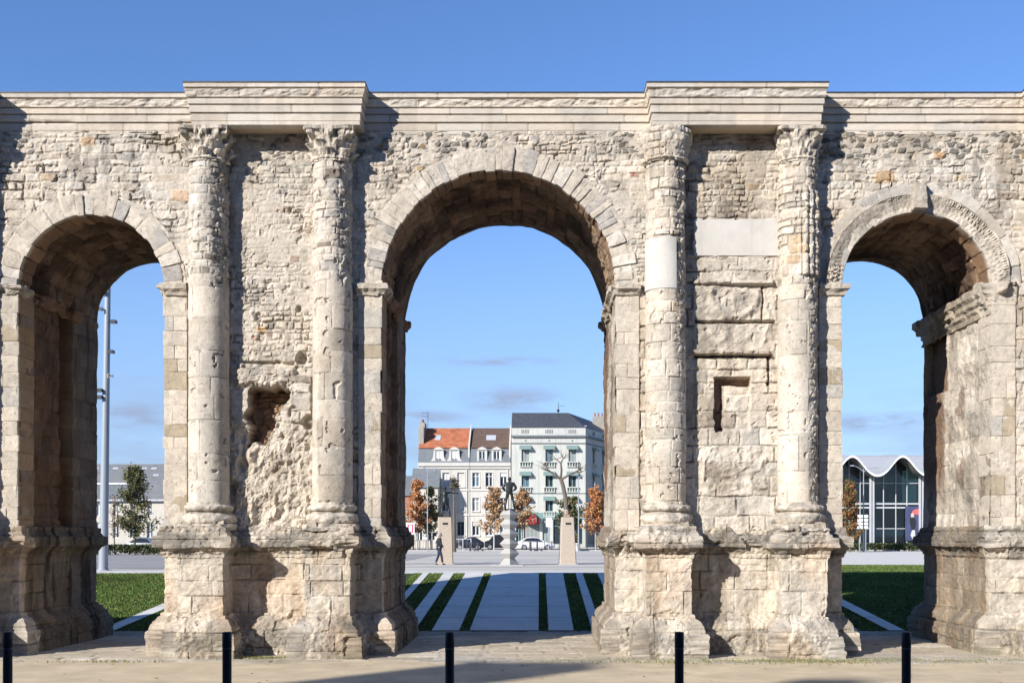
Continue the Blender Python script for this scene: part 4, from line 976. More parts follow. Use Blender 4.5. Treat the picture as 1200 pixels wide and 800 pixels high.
# ================================================================ figures
M_skin = plain('skin', (.42, .27, .20), .6, .05, 5)
M_coat = plain('dark_coat', (.022, .024, .030), .85, .25, 10)
M_jean = plain('dark_jeans', (.022, .03, .055), .85, .2, 10)
M_shoe = plain('black_shoes', (.015, .015, .016), .6, .1, 10)
M_hair = plain('grey_hair', (.28, .27, .26), .8, .2, 30)
M_bronze = plain('dark_bronze', (.035, .038, .036), .45, .3, 5, metal=.55)
def skin_mesh(name, verts, edges, rad, root, sub=2):
    me = bpy.data.meshes.new('tmp_' + name); me.from_pydata(verts, edges, []); ob = bpy.data.objects.new('tmp_' + name, me); col.objects.link(ob)
    m = ob.modifiers.new('s', 'SKIN'); m.use_smooth_shade = True
    for i, r in enumerate(rad):
        sv = me.skin_vertices[0].data[i]; r = r if hasattr(r, '__len__') else (r, r); sv.radius = r; sv.use_root = (i == root)
    s = ob.modifiers.new('u', 'SUBSURF'); s.levels = sub; s.render_levels = sub
    dg = bpy.context.evaluated_depsgraph_get(); out = bpy.data.meshes.new_from_object(ob.evaluated_get(dg)); out.name = name
    bpy.data.objects.remove(ob); bpy.data.meshes.remove(me)
    return out
def mob(name, me, mat, parent):
    me.materials.clear(); me.materials.append(mat); o = bpy.data.objects.new(name, me); col.objects.link(o); o.parent = parent
    for p in me.polygons: p.use_smooth = True
    return o
class Sk:
    def __init__(s): s.v = []; s.e = []; s.r = []
    def p(s, co, r, par=None):
        s.v.append(tuple(co)); s.r.append(r)
        if par is not None: s.e.append((par, len(s.v) - 1))
        return len(s.v) - 1
def hand(s, wr, d, up, par, curl=.5):
    """palm, four unequal fingers and a thumb from a wrist point"""
    d = Vector(d).normalized(); up = Vector(up).normalized(); sd = d.cross(up).normalized(); wr = Vector(wr)
    palm = s.p(wr + d * .045, (.030, .016), par); 
    for k, (o, L_) in enumerate(((-.027, .066), (-.009, .078), (.009, .072), (.026, .056))):
        b = wr + d * .085 + sd * o; a = s.p(b, .0095, palm)
        m = b + (d * (1 - curl * .3) + up * curl * .5).normalized() * L_ * .5; c = s.p(m, .0085, a)
        s.p(m + (d * (1 - curl) + up * curl).normalized() * L_ * .5, .007, c)
    t0 = s.p(wr + d * .035 - sd * .034, .011, palm); s.p(wr + d * .075 - sd * .05 + up * .015, .008, t0)
def body(J, scale=1.0):
    """continuous body from joints; J gives head, neck, chest, pelvis, l/r shoulder, elbow, wrist, hip, knee, ankle, toe (facing +y)"""
    s = Sk(); f = Vector(J.get('face', (0, 1, 0)))
    pel = s.p(J['pelvis'], (.135, .10)); ab = s.p((Vector(J['pelvis']) * .5 + Vector(J['chest']) * .5), (.125, .095), pel); ch = s.p(J['chest'], (.155, .11), ab)
    nb = s.p(Vector(J['chest']) * .35 + Vector(J['neck']) * .65, (.075, .065), ch); nk = s.p(J['neck'], (.055, .055), nb)
    hd = Vector(J['head']); c1 = s.p(hd + Vector((0, 0, -.075)) + f * .025, (.058, .066), nk); c2 = s.p(hd, (.075, .09), c1); s.p(hd + Vector((0, 0, .085)), (.055, .07), c2)
    for k in 'lr':
        sh = s.p(J[k + 'sh'], .066, ch); ua = s.p(Vector(J[k + 'sh']) * .5 + Vector(J[k + 'el']) * .5, .050, sh); el = s.p(J[k + 'el'], .040, ua)
        fa = s.p(Vector(J[k + 'el']) * .6 + Vector(J[k + 'wr']) * .4, .038, el); wr = s.p(J[k + 'wr'], (.027, .022), fa)
        hand(s, J[k + 'wr'], Vector(J[k + 'wr']) - Vector(J[k + 'el']), f, wr)
        hp = s.p(J[k + 'hip'], .088, pel); th = s.p(Vector(J[k + 'hip']) * .5 + Vector(J[k + 'kn']) * .5, .078, hp); kn = s.p(J[k + 'kn'], .055, th)
        ca = s.p(Vector(J[k + 'kn']) * .65 + Vector(J[k + 'an']) * .35, .054, kn); an = s.p(J[k + 'an'], .036, ca); s.p(J[k + 'toe'], (.04, .028), an)
    return s
def face_bits(par, mat, hd, f):
    hd = Vector(hd); f = Vector(f).normalized(); sd = f.cross(Vector((0, 0, 1))).normalized()
    A = Acc(); A.tube([hd + f * .085 + Vector((0, 0, .02)), hd + f * .115 + Vector((0, 0, -.03)), hd + f * .09 + Vector((0, 0, -.04))], [.008, .016, .01], 8); A.build('nose', mat, par)
    for q in (-1, 1):
        A = Acc(); A.tube([hd + sd * q * .072 + Vector((0, 0, .025)), hd + sd * q * .088 - f * .005, hd + sd * q * .074 + Vector((0, 0, -.035))], [.010, .016, .008], 8); A.build('ear', mat, par)
def person_walk():
    x, y = PX(514.5, 61.4), 61.4
    t = thing('person', 'person in a dark coat and jeans walking past the left statue pedestal', 'person', (x, y, PZ0))
    J = dict(face=(.93, .36, 0), pelvis=(0, 0, .93), chest=(.02, 0, 1.30), neck=(.035, .0, 1.50), head=(.06, .02, 1.62),
             lsh=(-.04, .19, 1.42), lel=(-.16, .25, 1.16), lwr=(-.10, .24, .93), rsh=(.07, -.19, 1.42), rel=(.13, -.26, 1.15), rwr=(.26, -.25, .93),
             lhip=(0, .09, .88), lkn=(-.05, .10, .48), lan=(-.20, .10, .09), ltoe=(-.06, .13, .035), rhip=(.02, -.09, .88), rkn=(.15, -.10, .49), ran=(.20, -.10, .085), rtoe=(.36, -.06, .04))
    s = body(J); me = skin_mesh('body', s.v, s.e, s.r, 0); b = mob('body', me, M_skin, t)
    f = Vector(J['face']).normalized()
    face_bits(b, M_skin, J['head'], f)
    hd = Vector(J['head']); A = Acc()
    for k, (o, r) in enumerate(((Vector((0, 0, .05)) - f * .02, .098), (Vector((0, 0, .0)) - f * .045, .085), (Vector((0, 0, -.04)) - f * .05, .07))):
        c = hd + o; A.lathe([(max(.0005, r * math.sin(a)), c.z - r * math.cos(a)) for a in np.linspace(0, math.pi, 9)], 14, (c.x, c.y))
    A.build('hair', M_hair, b)
    A = Acc()
    sd = f.cross(Vector((0, 0, 1)))
    for q in (-1, 1):
        A = Acc(); c = hd + f * .086 + sd * q * .03 + Vector((0, 0, .012)); A.lathe([(max(.0005, .009 * math.sin(a)), c.z - .009 * math.cos(a)) for a in np.linspace(0, math.pi, 6)], 8, (c.x, c.y)); A.build('eye', M_shoe, b)
    def V(k): return Vector(J[k])
    s = Sk(); hem = s.p(V('pelvis') + Vector((.0, 0, -.10)), (.20, .17)); a1 = s.p(V('pelvis') + Vector((0, 0, .1)), (.19, .155), hem); c = s.p(V('chest') + Vector((0, 0, .03)), (.205, .155), a1); n = s.p(V('neck') + Vector((-.01, 0, -.05)), (.08, .075), c)
    for k in 'lr':
        sh = s.p(V(k + 'sh'), .085, c); el = s.p(V(k + 'el'), .062, sh); s.p(V(k + 'el') * .12 + V(k + 'wr') * .88, .05, el)
    mob('coat', skin_mesh('coat', s.v, s.e, s.r, 0), M_coat, b)
    s = Sk(); p0 = s.p(V('pelvis') + Vector((0, 0, .04)), (.145, .115))
    for k in 'lr':
        hp = s.p(V(k + 'hip') - Vector((0, 0, .03)), .10, p0); kn = s.p(V(k + 'kn'), .072, hp); s.p(V(k + 'kn') * .08 + V(k + 'an') * .92, .062, kn)
    mob('trousers', skin_mesh('trousers', s.v, s.e, s.r, 0), M_jean, b)
    for k in 'lr':
        s = Sk(); a = s.p(V(k + 'an') - Vector((0, 0, .02)) + (V(k + 'an') - V(k + 'toe')) * .15, (.045, .05)); s.p(V(k + 'toe'), (.045, .032), a)
        mob('shoe', skin_mesh('shoe', s.v, s.e, s.r, 0), M_shoe, b)
    g = thing('shoulder_bag', 'small pale bag carried at the walking person\'s side', 'bag', (x - .19, y - .02, PZ0 + .88))
    A = Acc(); A.stone(-.07, .07, -.1, .1, 0, .3, res=.05, rad=.04, amp=.01, C=(.5, .5, .5), seed=4); A.build('pouch', plain('pale_canvas', (.42, .41, .38), .8), g)
    A = Acc(); A.tube([(-.03, .0, .28), (.02, .1, .45), (.12, .12, .55)], .008, 6); A.tube([(.03, 0, .28), (.05, .1, .45), (.12, .12, .55)], .008, 6); A.build('strap', M_coat, g)
person_walk()
M_granite = plain('speckled_pink_granite', (.40, .335, .265), .85, .35, 26, .2, 60)
def pedestal(px, Y, h, wb, wt, label):
    t = thing('statue_pedestal', label, 'pedestal', (PX(px, Y), Y, PZ0), R(4), 'tapered granite pedestals on the square')
    A = Acc(); zs = np.linspace(0, h, 12); r = .03
    for z0, z1 in zip(zs[:-1], zs[1:]):
        pass
    bm_pts = []
    for z in zs:
        w_ = (wb + (wt - wb) * z / h) / 2; c = .04
        bm_pts.append([(w_ - c, -w_, z), (w_, -w_ + c, z), (w_, w_ - c, z), (w_ - c, w_, z), (-w_ + c, w_, z), (-w_, w_ - c, z), (-w_, -w_ + c, z), (-w_ + c, -w_, z)])
    P = np.array(bm_pts).transpose(1, 0, 2); A.grid(P, wrap=True); A.poly(bm_pts[-1]); A.build('block', M_granite, t, smooth=False)
    A = Acc(); w_ = wt / 2 + .01; zz = h * .86; wz = (wb + (wt - wb) * .86) / 2
    A.box(-.13, .17, -wz - .012, -wz + .02, zz - .05, zz + .06); A.build('plaque', M_bronze, t, smooth=False)
    A = Acc(); A.box(-wb / 2 - .06, wb / 2 + .06, -wb / 2 - .06, wb / 2 + .06, -.04, .035); A.build('footing', M_kerb, t, smooth=False)
    return t
pedestal(521.5, 63.2, 2.62, .92, .76, 'tapered granite pedestal under the bronze figure with a staff')
pedestal(665, 62.9, 2.62, .92, .68, 'tapered granite pedestal right of the zigzag column, nothing big on top')
# bronze with a staff on the left pedestal
def statue(loc, J, label, extra=None, rz=0):
    t = thing('bronze_statue', label, 'statue', loc, rz)
    s = body(J); s.r = [tuple(np.array(r if hasattr(r, '__len__') else (r, r)) * 1.08) for r in s.r]
    b = mob('body', skin_mesh('body', s.v, s.e, s.r, 0), M_bronze, t)
    face_bits(b, M_bronze, J['head'], Vector(J.get('face', (0, 1, 0))))
    A = Acc(); hd = Vector(J['head']); A.lathe([(max(.0005, .097 * math.sin(a)), hd.z + .045 - .09 * math.cos(a)) for a in np.linspace(0, math.pi, 9)], 14, (hd.x, hd.y)); A.build('hair', M_bronze, b)
    A = Acc(); A.stone(-.32, .32, -.26, .26, -.005, .05, res=.06, rad=.03, amp=.01, C=(1, 1, 1)); A.build('base', M_bronze, t)
    if extra: extra(t, b)
    return t
J = dict(face=(.2, .98, 0), pelvis=(0, 0, .93), chest=(-.02, 0, 1.26), neck=(-.02, 0, 1.46), head=(-.01, .02, 1.59), lsh=(-.20, 0, 1.39), lel=(-.30, .06, 1.13), lwr=(-.30, .16, .98), rsh=(.17, 0, 1.39), rel=(.38, .08, 1.36), rwr=(.60, .12, 1.34),
         lhip=(-.09, 0, .88), lkn=(-.15, .04, .50), lan=(-.22, -.03, .11), ltoe=(-.25, .12, .06), rhip=(.09, 0, .88), rkn=(.19, .06, .50), ran=(.27, -.02, .11), rtoe=(.30, .13, .06))
def ex1(t, b):
    A = Acc(); A.tube([(-.34, .2, .02), (-.32, .2, 1.0), (-.29, .18, 1.75)], .017, 8); A.build('staff', M_bronze, t)
    A = Acc(); A.lathe([(.15, .72), (.19, .8), (.16, .98), (.15, 1.0), (.16, 1.2), (.18, 1.33), (.13, 1.42)], 16, (-.01, 0)); A.build('tunic', M_bronze, b)
statue((PX(521.5, 63.2), 63.2, PZ0 + 2.62), J, 'slim dark bronze figure with a staff on the left pedestal', ex1)
# zigzag column with standing figure
YZ = 60.6
zt = thing('zigzag_column', 'white zigzag column of stacked faceted blocks on the square', 'sculpture', (PX(597, YZ), YZ, PZ0), R(50))
HZ = PZ(597, YZ) - PZ0
A = Acc(); n = 6; lv = [(0, .66), (.05, .66)]
A.box(-.95, .75, -.75, .75, -.02, .04, rz=R(-50), c=(0, 0)); A.build('plinth', plain('white_base', (.40, .39, .36), .8, .1, 3), zt, smooth=False)
prof_ = [(.04, .62), (.38, .31)]
z = .38; m = (HZ - .38) / 5
for k in range(5): prof_ += [(z + m * .5, .60), (z + m, .31)]; z += m
for k, ((z0, w0), (z1, w1)) in enumerate(zip(prof_[:-1], prof_[1:])):
    if k % 2 == 0: A = Acc()
    c0 = [(w0 * sx * .62, w0 * sy * .62, z0) for sx, sy in ((-1, -1), (1, -1), (1, 1), (-1, 1))]; c1 = [(w1 * sx * .62, w1 * sy * .62, z1) for sx, sy in ((-1, -1), (1, -1), (1, 1), (-1, 1))]
    for q in range(4): A.poly([c0[q], c0[(q + 1) % 4], c1[(q + 1) % 4], c1[q]])
    if k == len(prof_) - 2: A.poly(c1)
    if k % 2 == 1 or k == len(prof_) - 2: A.build('facet_block', plain('white_stone', (.33, .32, .295), .75, .08, 3, .2, 40), zt, smooth=False)
J = dict(face=(.0, 1, 0), pelvis=(0, 0, .95), chest=(0, 0, 1.30), neck=(0, .02, 1.50), head=(0, .04, 1.62), lsh=(-.21, 0, 1.42), lel=(-.36, -.03, 1.15), lwr=(-.19, .18, 1.02), rsh=(.21, 0, 1.42), rel=(.36, -.03, 1.15), rwr=(.19, .18, 1.02),
         lhip=(-.10, 0, .90), lkn=(-.17, .03, .50), lan=(-.22, -.02, .11), ltoe=(-.25, .13, .06), rhip=(.10, 0, .90), rkn=(.19, .03, .50), ran=(.25, -.02, .11), rtoe=(.28, .13, .06))
def ex2(t, b):
    s = Sk(); a = s.p((0, 0, .86), (.20, .15)); c = s.p((0, 0, 1.1), (.18, .14), a); d = s.p((0, 0, 1.34), (.215, .15), c); s.p((0, .01, 1.46), (.10, .09), d)
    for q in (-1, 1):
        e = s.p((q * .22, 0, 1.40), .095, d); f = s.p((q * .37, -.03, 1.15), .08, e); s.p((q * .22, .15, 1.04), .06, f)
    mob('coat', skin_mesh('coat', s.v, s.e, s.r, 0), M_bronze, b)
statue((PX(597, YZ), YZ, PZ0 + HZ), J, 'broad dark bronze figure seen from behind on the zigzag column', ex2)
sc_ = thing('small_sculpture', 'low pinkish brown sculpted lump on top of the right pedestal', 'sculpture', (PX(665, 62.9), 62.9, PZ0 + 2.62))
A = Acc(); A.stone(-.22, .15, -.2, .2, 0, .14, res=.04, rad=.05, amp=.03, C=(1, 1, 1), seed=3, f=6); A.build('base', plain('pinkish_bronze', (.30, .2, .16), .6, .3, 9), sc_)
A = Acc(); A.stone(-.16, .06, -.12, .12, .1, .42, res=.03, rad=.08, amp=.05, C=(1, 1, 1), seed=5, f=7); A.build('figure', plain('pale_bronze', (.36, .25, .2), .6, .3, 9), sc_)

# ================================================================ cars
M_tyre = plain('tyre_rubber', (.02, .02, .021), .85, .1, 10)
M_rim = plain('alloy_rim', (.4, .41, .42), .35, .05, 10, metal=.6)
M_cglass = plain('car_glass', (.02, .024, .028), .08, .1, 3, spec=.6)
def car(px0, px1, Y, paint, label, kind='hatch', flip=False):
    x0, x1 = PX(px0, Y), PX(px1, Y); L_ = x1 - x0; cx_ = (x0 + x1) / 2
    t = thing('parked_car' if kind != 'van' else 'parked_van', label, 'car' if kind != 'van' else 'van', (cx_, Y, gz(Y) + .012), 0, 'cars parked along the street')
    h = 1.46 if kind != 'van' else 1.75; w_ = .88
    S = L_ / 4.3; fx = -1 if flip else 1
    # stations: x, lower z, belt z, roof z, half width at belt, half width at roof
    if kind == 'van': st = [(-2.15, .40, .80, .80, .70, .70), (-2.05, .25, .95, .95, .84, .84), (-1.45, .2, 1.05, 1.08, .88, .86), (-.75, .2, 1.08, 1.70, .88, .76), (.3, .2, 1.08, h, .88, .77), (1.7, .2, 1.08, h - .02, .88, .77), (2.1, .25, 1.05, 1.62, .86, .74), (2.15, .4, .9, .95, .8, .76)]
    else: st = [(-2.15, .38, .62, .62, .66, .66), (-2.05, .24, .72, .72, .80, .80), (-1.3, .2, .90, .92, .87, .84), (-1.05, .2, .92, .97, .88, .82), (-.25, .2, .93, 1.38, .88, .66), (.35, .2, .94, h, .88, .65), (1.05, .2, .95, 1.40, .88, .64), (1.85, .22, .95, 1.0, .86, .72), (2.1, .26, .90, .92, .80, .72), (2.15, .4, .72, .74, .72, .70)]
    Pm = []
    for x, zl, zb, zr, hb, hr in st:
        x = x * S * fx
        Pm.append([(x, -hb * .86, zl), (x, -hb, zl + .12), (x, -hb, (zl + zb) / 2), (x, -hb * .97, zb), (x, -hr, zb + (zr - zb) * .9), (x, -hr * .85, zr), (x, 0, zr + .02), (x, hr * .85, zr), (x, hr, zb + (zr - zb) * .9), (x, hb * .97, zb), (x, hb, (zl + zb) / 2), (x, hb, zl + .12), (x, hb * .86, zl)])
    P = np.array(Pm); A = Acc(); A.grid(P); A.poly(P[0]); A.poly(P[-1]); A.grid(P[:, [0, -1]])
    body_ = A.build('body', paint, t)
    # side glass, windscreens: 6 mm proud
    mid = [s for s in range(len(st)) if st[s][3] - st[s][2] > .3]
    a, b = mid[0], mid[-1]
    for sg in (-1, 1):
        A = Acc()
        up = [(st[k][0] * S * fx, sg * (st[k][5] + .012), st[k][2] + (st[k][3] - st[k][2]) * .86) for k in mid]
        lo = [(st[k][0] * S * fx, sg * (st[k][4] * .975 + .012), st[k][2] + .04) for k in mid]
        e0 = (st[a - 1][0] * S * fx * .75 + st[a][0] * S * fx * .25, sg * (st[a - 1][4] * .97 + .012), st[a - 1][2] + .05); e1 = (st[b + 1][0] * S * fx * .6 + st[b][0] * S * fx * .4, sg * (st[b + 1][4] * .95 + .012), st[b][2] + .06)
        for k in range(len(mid) - 1): A.poly([lo[k], lo[k + 1], up[k + 1], up[k]])
        A.poly([e0, lo[0], up[0]]); A.poly([e1, up[-1], lo[-1]])
        A.build('window', M_cglass, t, smooth=False)
        for q, x in enumerate((-1.32, 1.32)):
            wt = Acc(); th = np.linspace(0, 2 * math.pi, 20, endpoint=False)
            yy = sg * .80
            pr = [(.20, yy - sg * .09), (.31, yy - sg * .09), (.325, yy - sg * .03), (.325, yy + sg * .06), (.30, yy + sg * .10), (.21, yy + sg * .095)]
            P2 = np.array([[(x * S + r_ * math.cos(a_), y_, .325 + r_ * math.sin(a_)) for r_, y_ in pr] for a_ in th]); wt.grid(P2, wrap=True); wh = wt.build('wheel', M_tyre, t)
            A = Acc(); A.poly([(x * S + .21 * math.cos(a_), yy + sg * .09, .325 + .21 * math.sin(a_)) for a_ in th]); A.build('rim', M_rim, wh, smooth=False)
    A = Acc(); k = a; A.poly([(st[a - 1][0] * S * fx - .01 * fx, sg * st[a - 1][5] * .9, st[a - 1][3] + .03) for sg in (-1, 1)] + [(st[a][0] * S * fx - .03 * fx, sg * st[a][5] * .82, st[a][3] - .01) for sg in (1, -1)]); A.build('windscreen', M_cglass, t, smooth=False)
    for sg in (-1, 1):
        A = Acc(); A.box(-2.16 * S, -2.02 * S, sg * .62 - .14, sg * .62 + .14, .58 if kind != 'van' else .72, .70 if kind != 'van' else .86) if fx > 0 else A.box(2.02 * S, 2.16 * S, sg * .62 - .14, sg * .62 + .14, .58, .70)
        A.build('headlight', M_rim, t, smooth=False)
    return t
P_blk = plain('dark_car_paint', (.02, .023, .03), .25, .1, 2, spec=.5); P_wht = plain('white_car_paint', (.68, .68, .68), .3, .04, 2, spec=.5); P_gry = plain('silver_car_paint', (.30, .31, .33), .3, .05, 2, spec=.5, metal=.3)
car(533, 567, 127.5, P_blk, 'dark estate car parked behind the railing left of the brown tree')
car(568, 602, 131.5, P_blk, 'dark blue van parked between the brown tree and the zigzag column', 'van')
car(606, 650, 128, P_wht, 'white hatchback parked right of the zigzag column', flip=True)
car(142, 186, 103, P_gry, 'silver car parked behind the hedge in the left opening')
# ================================================================ buildings
M_render = plain('white_render', (.51, .485, .435), .9, .10, .5, .15, 20, streak=.2)
M_cream = plain('cream_render', (.50, .46, .39), .9, .08, .5, .15, 20, streak=.15)
M_trim = plain('pale_trim', (.50, .485, .44), .8, .08, 2)
M_slate = plain('slate', (.06, .065, .075), .6, .35, 2.5, .4, 14)
M_slate2 = plain('grey_slate', (.14, .155, .165), .7, .2, 2, .4, 14)
M_tile = plain('orange_tiles', (.36, .125, .06), .85, .4, 1.1, .5, 10)
M_tile2 = plain('brown_tiles', (.115, .075, .058), .85, .25, 1.6, .5, 10)
M_brick = plain('red_brick', (.30, .15, .10), .9, .2, 3, .3, 20)
M_pane = plain('window_glass', (.03, .04, .05), .08, .3, .6, spec=.6)
PANES = [M_pane, M_pane, plain('sky_glass', (.10, .15, .19), .06, .3, .6, spec=.7), plain('curtained_glass', (.26, .27, .26), .15, .25, 1.2, spec=.5)]
M_blind = plain('white_shutter', (.50, .50, .48), .7, .04, 3)
M_teal = plain('teal_canvas', (.18, .255, .235), .8, .1, 3)
M_tealp = plain('teal_paint', (.16, .27, .25), .6, .1, 3)
M_red = plain('red_canvas', (.40, .035, .04), .8, .1, 3)
M_zinc = plain('zinc', (.42, .43, .45), .45, .08, 1.5)

M_stack = plain('sooty_stack', (.30, .275, .235), .9, .2, 1.5, .3, 10)
class Fac:
    """a facade plane with real openings: o origin, d unit direction along it; u across, z up, t inwards"""
    def __init__(s, o, d): s.o = Vector((o[0], o[1], 0)); s.d = Vector((d[0], d[1], 0)).normalized(); s.n = Vector((-s.d.y, s.d.x, 0))
    def p(s, u, z, t=0): q = s.o + s.d * u + s.n * t; return (q.x, q.y, z)
    def wall(s, A, u0, u1, z0, z1, holes, dep=.22):
        us = sorted(set([u0, u1] + [h for q in holes for h in q[:2]])); zs = sorted(set([z0, z1] + [h for q in holes for h in q[2:4]]))
        for a, b in zip(us[:-1], us[1:]):
            for c, e in zip(zs[:-1], zs[1:]):
                m, k = (a + b) / 2, (c + e) / 2
                if any(q[0] < m < q[1] and q[2] < k < q[3] for q in holes): continue
                A.poly([s.p(a, c), s.p(b, c), s.p(b, e), s.p(a, e)])
        for a, b, c, e in [q[:4] for q in holes]:
            for P in ([(a, c), (a, e)], [(b, c), (b, e)], [(a, c), (b, c)], [(a, e), (b, e)]):
                A.poly([s.p(*P[0]), s.p(*P[1]), s.p(*P[1], dep + .1), s.p(*P[0], dep + .1)])
    def box(s, A, u0, u1, z0, z1, t0, t1):
        P = [s.p(u, z, t) for z in (z0, z1) for u, t in ((u0, t0), (u1, t0), (u1, t1), (u0, t1))]
        b = A.add(P); A.q.append(np.array([[0, 3, 2, 1], [4, 5, 6, 7], [0, 1, 5, 4], [1, 2, 6, 5], [2, 3, 7, 6], [3, 0, 4, 7]]) + b)
    def window(s, par, org, u0, u1, z0, z1, dep=.22, fm=None, pm=None, bars=1, tr=True, fw=.07):
        A = Acc()
        for a, b, c, e in ((u0, u0 + fw, z0, z1), (u1 - fw, u1, z0, z1), (u0 + fw, u1 - fw, z0, z0 + fw), (u0 + fw, u1 - fw, z1 - fw, z1)): s.box(A, a, b, c, e, dep - .05, dep + .04)
        for k in range(bars):
            m = u0 + (u1 - u0) * (k + 1) / (bars + 1); s.box(A, m - .05, m + .05, z0 + fw, z1 - fw, dep - .04, dep + .03)
        if tr and z1 - z0 > 1.4: s.box(A, u0 + fw, u1 - fw, z0 + (z1 - z0) * .72, z0 + (z1 - z0) * .72 + .06, dep - .03, dep + .025)
        w = A.build('window', fm or M_white, par, org, smooth=False)
        A = Acc(); A.poly([s.p(u0 + .01, z0 + .01, dep), s.p(u1 - .01, z0 + .01, dep), s.p(u1 - .01, z1 - .01, dep), s.p(u0 + .01, z1 - .01, dep)])
        A.build('pane', pm or rnd.choice(PANES), w, org, smooth=False)
        return w

YA = 150.0
def ax(px): return PX(px, YA)
def az(py): return PZ(py, YA)
# ---------------- two white terraced houses with mansard roofs
def house(x0, x1, label, cols, tile, holes_kind, chim, seed):
    c = (x0 + x1) / 2; org = (c, YA, PZ0); t = thing('terraced_house', label, 'house', org, 0, 'white terraced houses facing the square')
    f = Fac((0, YA), (1, 0)); ww = .92; A = Acc(); holes = []
    for cx_, kinds in cols:
        for (py0, py1), k in zip(((553.5, 570), (583, 598.5), (611, 627)), kinds):
            holes.append((cx_ - ww / 2, cx_ + ww / 2, az(py1), az(py0), k))
    f.wall(A, x0, x1, PZ0, az(546), holes); B = az(546)
    for (ya, yb) in ((YA, YA + 11),):
        A.poly([(x0, ya, PZ0), (x0, yb, PZ0), (x0, yb, B), (x0, ya, B)]); A.poly([(x1, ya, PZ0), (x1, yb, PZ0), (x1, yb, B), (x1, ya, B)]); A.poly([(x0, yb, PZ0), (x1, yb, PZ0), (x1, yb, B), (x0, yb, B)])
    A.build('wall', M_render, t, org, smooth=False)
    for h in holes:
        k = h[4]
        if k == 'n':
            A = Acc(); f.box(A, h[0] + .004, h[1] - .004, h[2] + .004, h[3] - .004, .16, .30); A.build('blind_recess', M_render, t, org, smooth=False)
        elif k == 's': f.window(t, org, *h[:4], pm=M_blind, bars=1, tr=False)
        elif k == 'd': f.window(t, org, h[0], h[1], h[2], h[3], bars=1, fm=M_slate2)
        else:
            f.window(t, org, *h[:4], bars=1)
            if k == 'b':
                A = Acc(); f.box(A, h[0] + .02, h[1] - .02, h[3] - .55, h[3] - .01, .08, .14); A.build('roller_shutter', M_blind, t, org, smooth=False)
        A = Acc(); f.box(A, h[0] - .12, h[1] + .12, h[2] - .14, h[2] - .005, -.14, .02); A.build('sill', M_trim, t, org, smooth=False)
        A = Acc(); f.box(A, h[0] - .14, h[0] - .004, h[2], h[3] + .14, -.035, .02); f.box(A, h[1] + .004, h[1] + .14, h[2], h[3] + .14, -.035, .02); f.box(A, h[0] - .004, h[1] + .004, h[3] + .004, h[3] + .14, -.035, .02); A.build('surround', M_trim, t, org, smooth=False)
    for py, hgt, pr in ((575, .22, .10), (604, .25, .10)): A = Acc(); f.box(A, x0 + .003, x1 - .003, az(py), az(py) + hgt, -pr, .02); A.build('string_course', M_trim, t, org, smooth=False)
    A = Acc(); f.box(A, x0, x1, az(549), az(546) , -.18, .03); f.box(A, x0, x1, az(546) + .004, az(542), -.38, .4); A.build('eaves_cornice', M_trim, t, org, smooth=False)
    zb, zm, zr = az(542) + .01, az(524.5), PZ(501.5, YA + 5)
    A = Acc(); A.prism([(YA - .2, zb), (YA + .5, zm), (YA + 10.5, zm), (YA + 11, zb)], x0 + .01, x1 - .01, axis='x'); A.build('mansard', M_slate2, t, org, smooth=False)
    A = Acc(); A.prism([(YA + .3, zm + .005), (YA + 5, zr), (YA + 10.7, zm + .005)], x0 + .02, x1 - .02, axis='x'); rf = A.build('roof', tile, t, org, smooth=False)
    A = Acc(); sx = chim['sky']; n = Vector((0, -(zr - zm), 4.7)).normalized()
    tt = .5; yy = YA + .3 + 4.7 * tt; zz = zm + (zr - zm) * tt
    for a, b in ((.0, .06),): A.poly([(sx - .38 * chim['w'], yy - .6, zz - .6 * (zr - zm) / 4.7 + .05), (sx + .38 * chim['w'], yy - .6, zz - .6 * (zr - zm) / 4.7 + .05), (sx + .38 * chim['w'], yy + .6, zz + .6 * (zr - zm) / 4.7 + .05), (sx - .38 * chim['w'], yy + .6, zz + .6 * (zr - zm) / 4.7 + .05)])
    A.build('skylight', M_zinc, rf, org, smooth=False)
    # dormers
    for dx_, glass in chim['dorm']:
        A = Acc(); g = Fac((0, YA - .12), (1, 0)); hw = .66; z0, z1 = zb + .12, az(527)
        g.wall(A, dx_ - hw, dx_ + hw, z0, z1, [(dx_ - .42, dx_ + .42, z0 + .12, z1 - .12)], .14)
        A.poly([(dx_ - hw, YA - .12, z0), (dx_ - hw, YA + .9, z0), (dx_ - hw, YA + .9, z1), (dx_ - hw, YA - .12, z1)]); A.poly([(dx_ + hw, YA - .12, z0), (dx_ + hw, YA + .9, z0), (dx_ + hw, YA + .9, z1), (dx_ + hw, YA - .12, z1)])
        A.prism([(dx_ - hw - .12, z1), (dx_ + hw + .12, z1), (dx_ + .35, z1 + .28), (dx_, z1 + .42), (dx_ - .35, z1 + .28)], YA - .26, YA + 1.2)
        if not glass:
            for q in (-1, 1): A.prism([(dx_ + q * hw, z0), (dx_ + q * (hw + .42), z0), (dx_ + q * (hw + .1), z0 + .5), (dx_ + q * hw, z0 + 1.1)], YA - .125, YA - .05)
        d = A.build('dormer', M_trim, t, org, smooth=False)
        g.window(d, org, dx_ - .42, dx_ + .42, z0 + .12, z1 - .12, dep=.12, pm=M_pane if glass else M_blind, tr=False)
    A = Acc(); A.prism([(YA - .1, zb - .3), (YA + .3, zm + .35), (YA + 5, zr + .4), (YA + 10.8, zm + .35), (YA + 11, zb)], x1 - .22, x1 - .03, axis='x'); A.build('party_wall', M_trim, t, org, smooth=False)
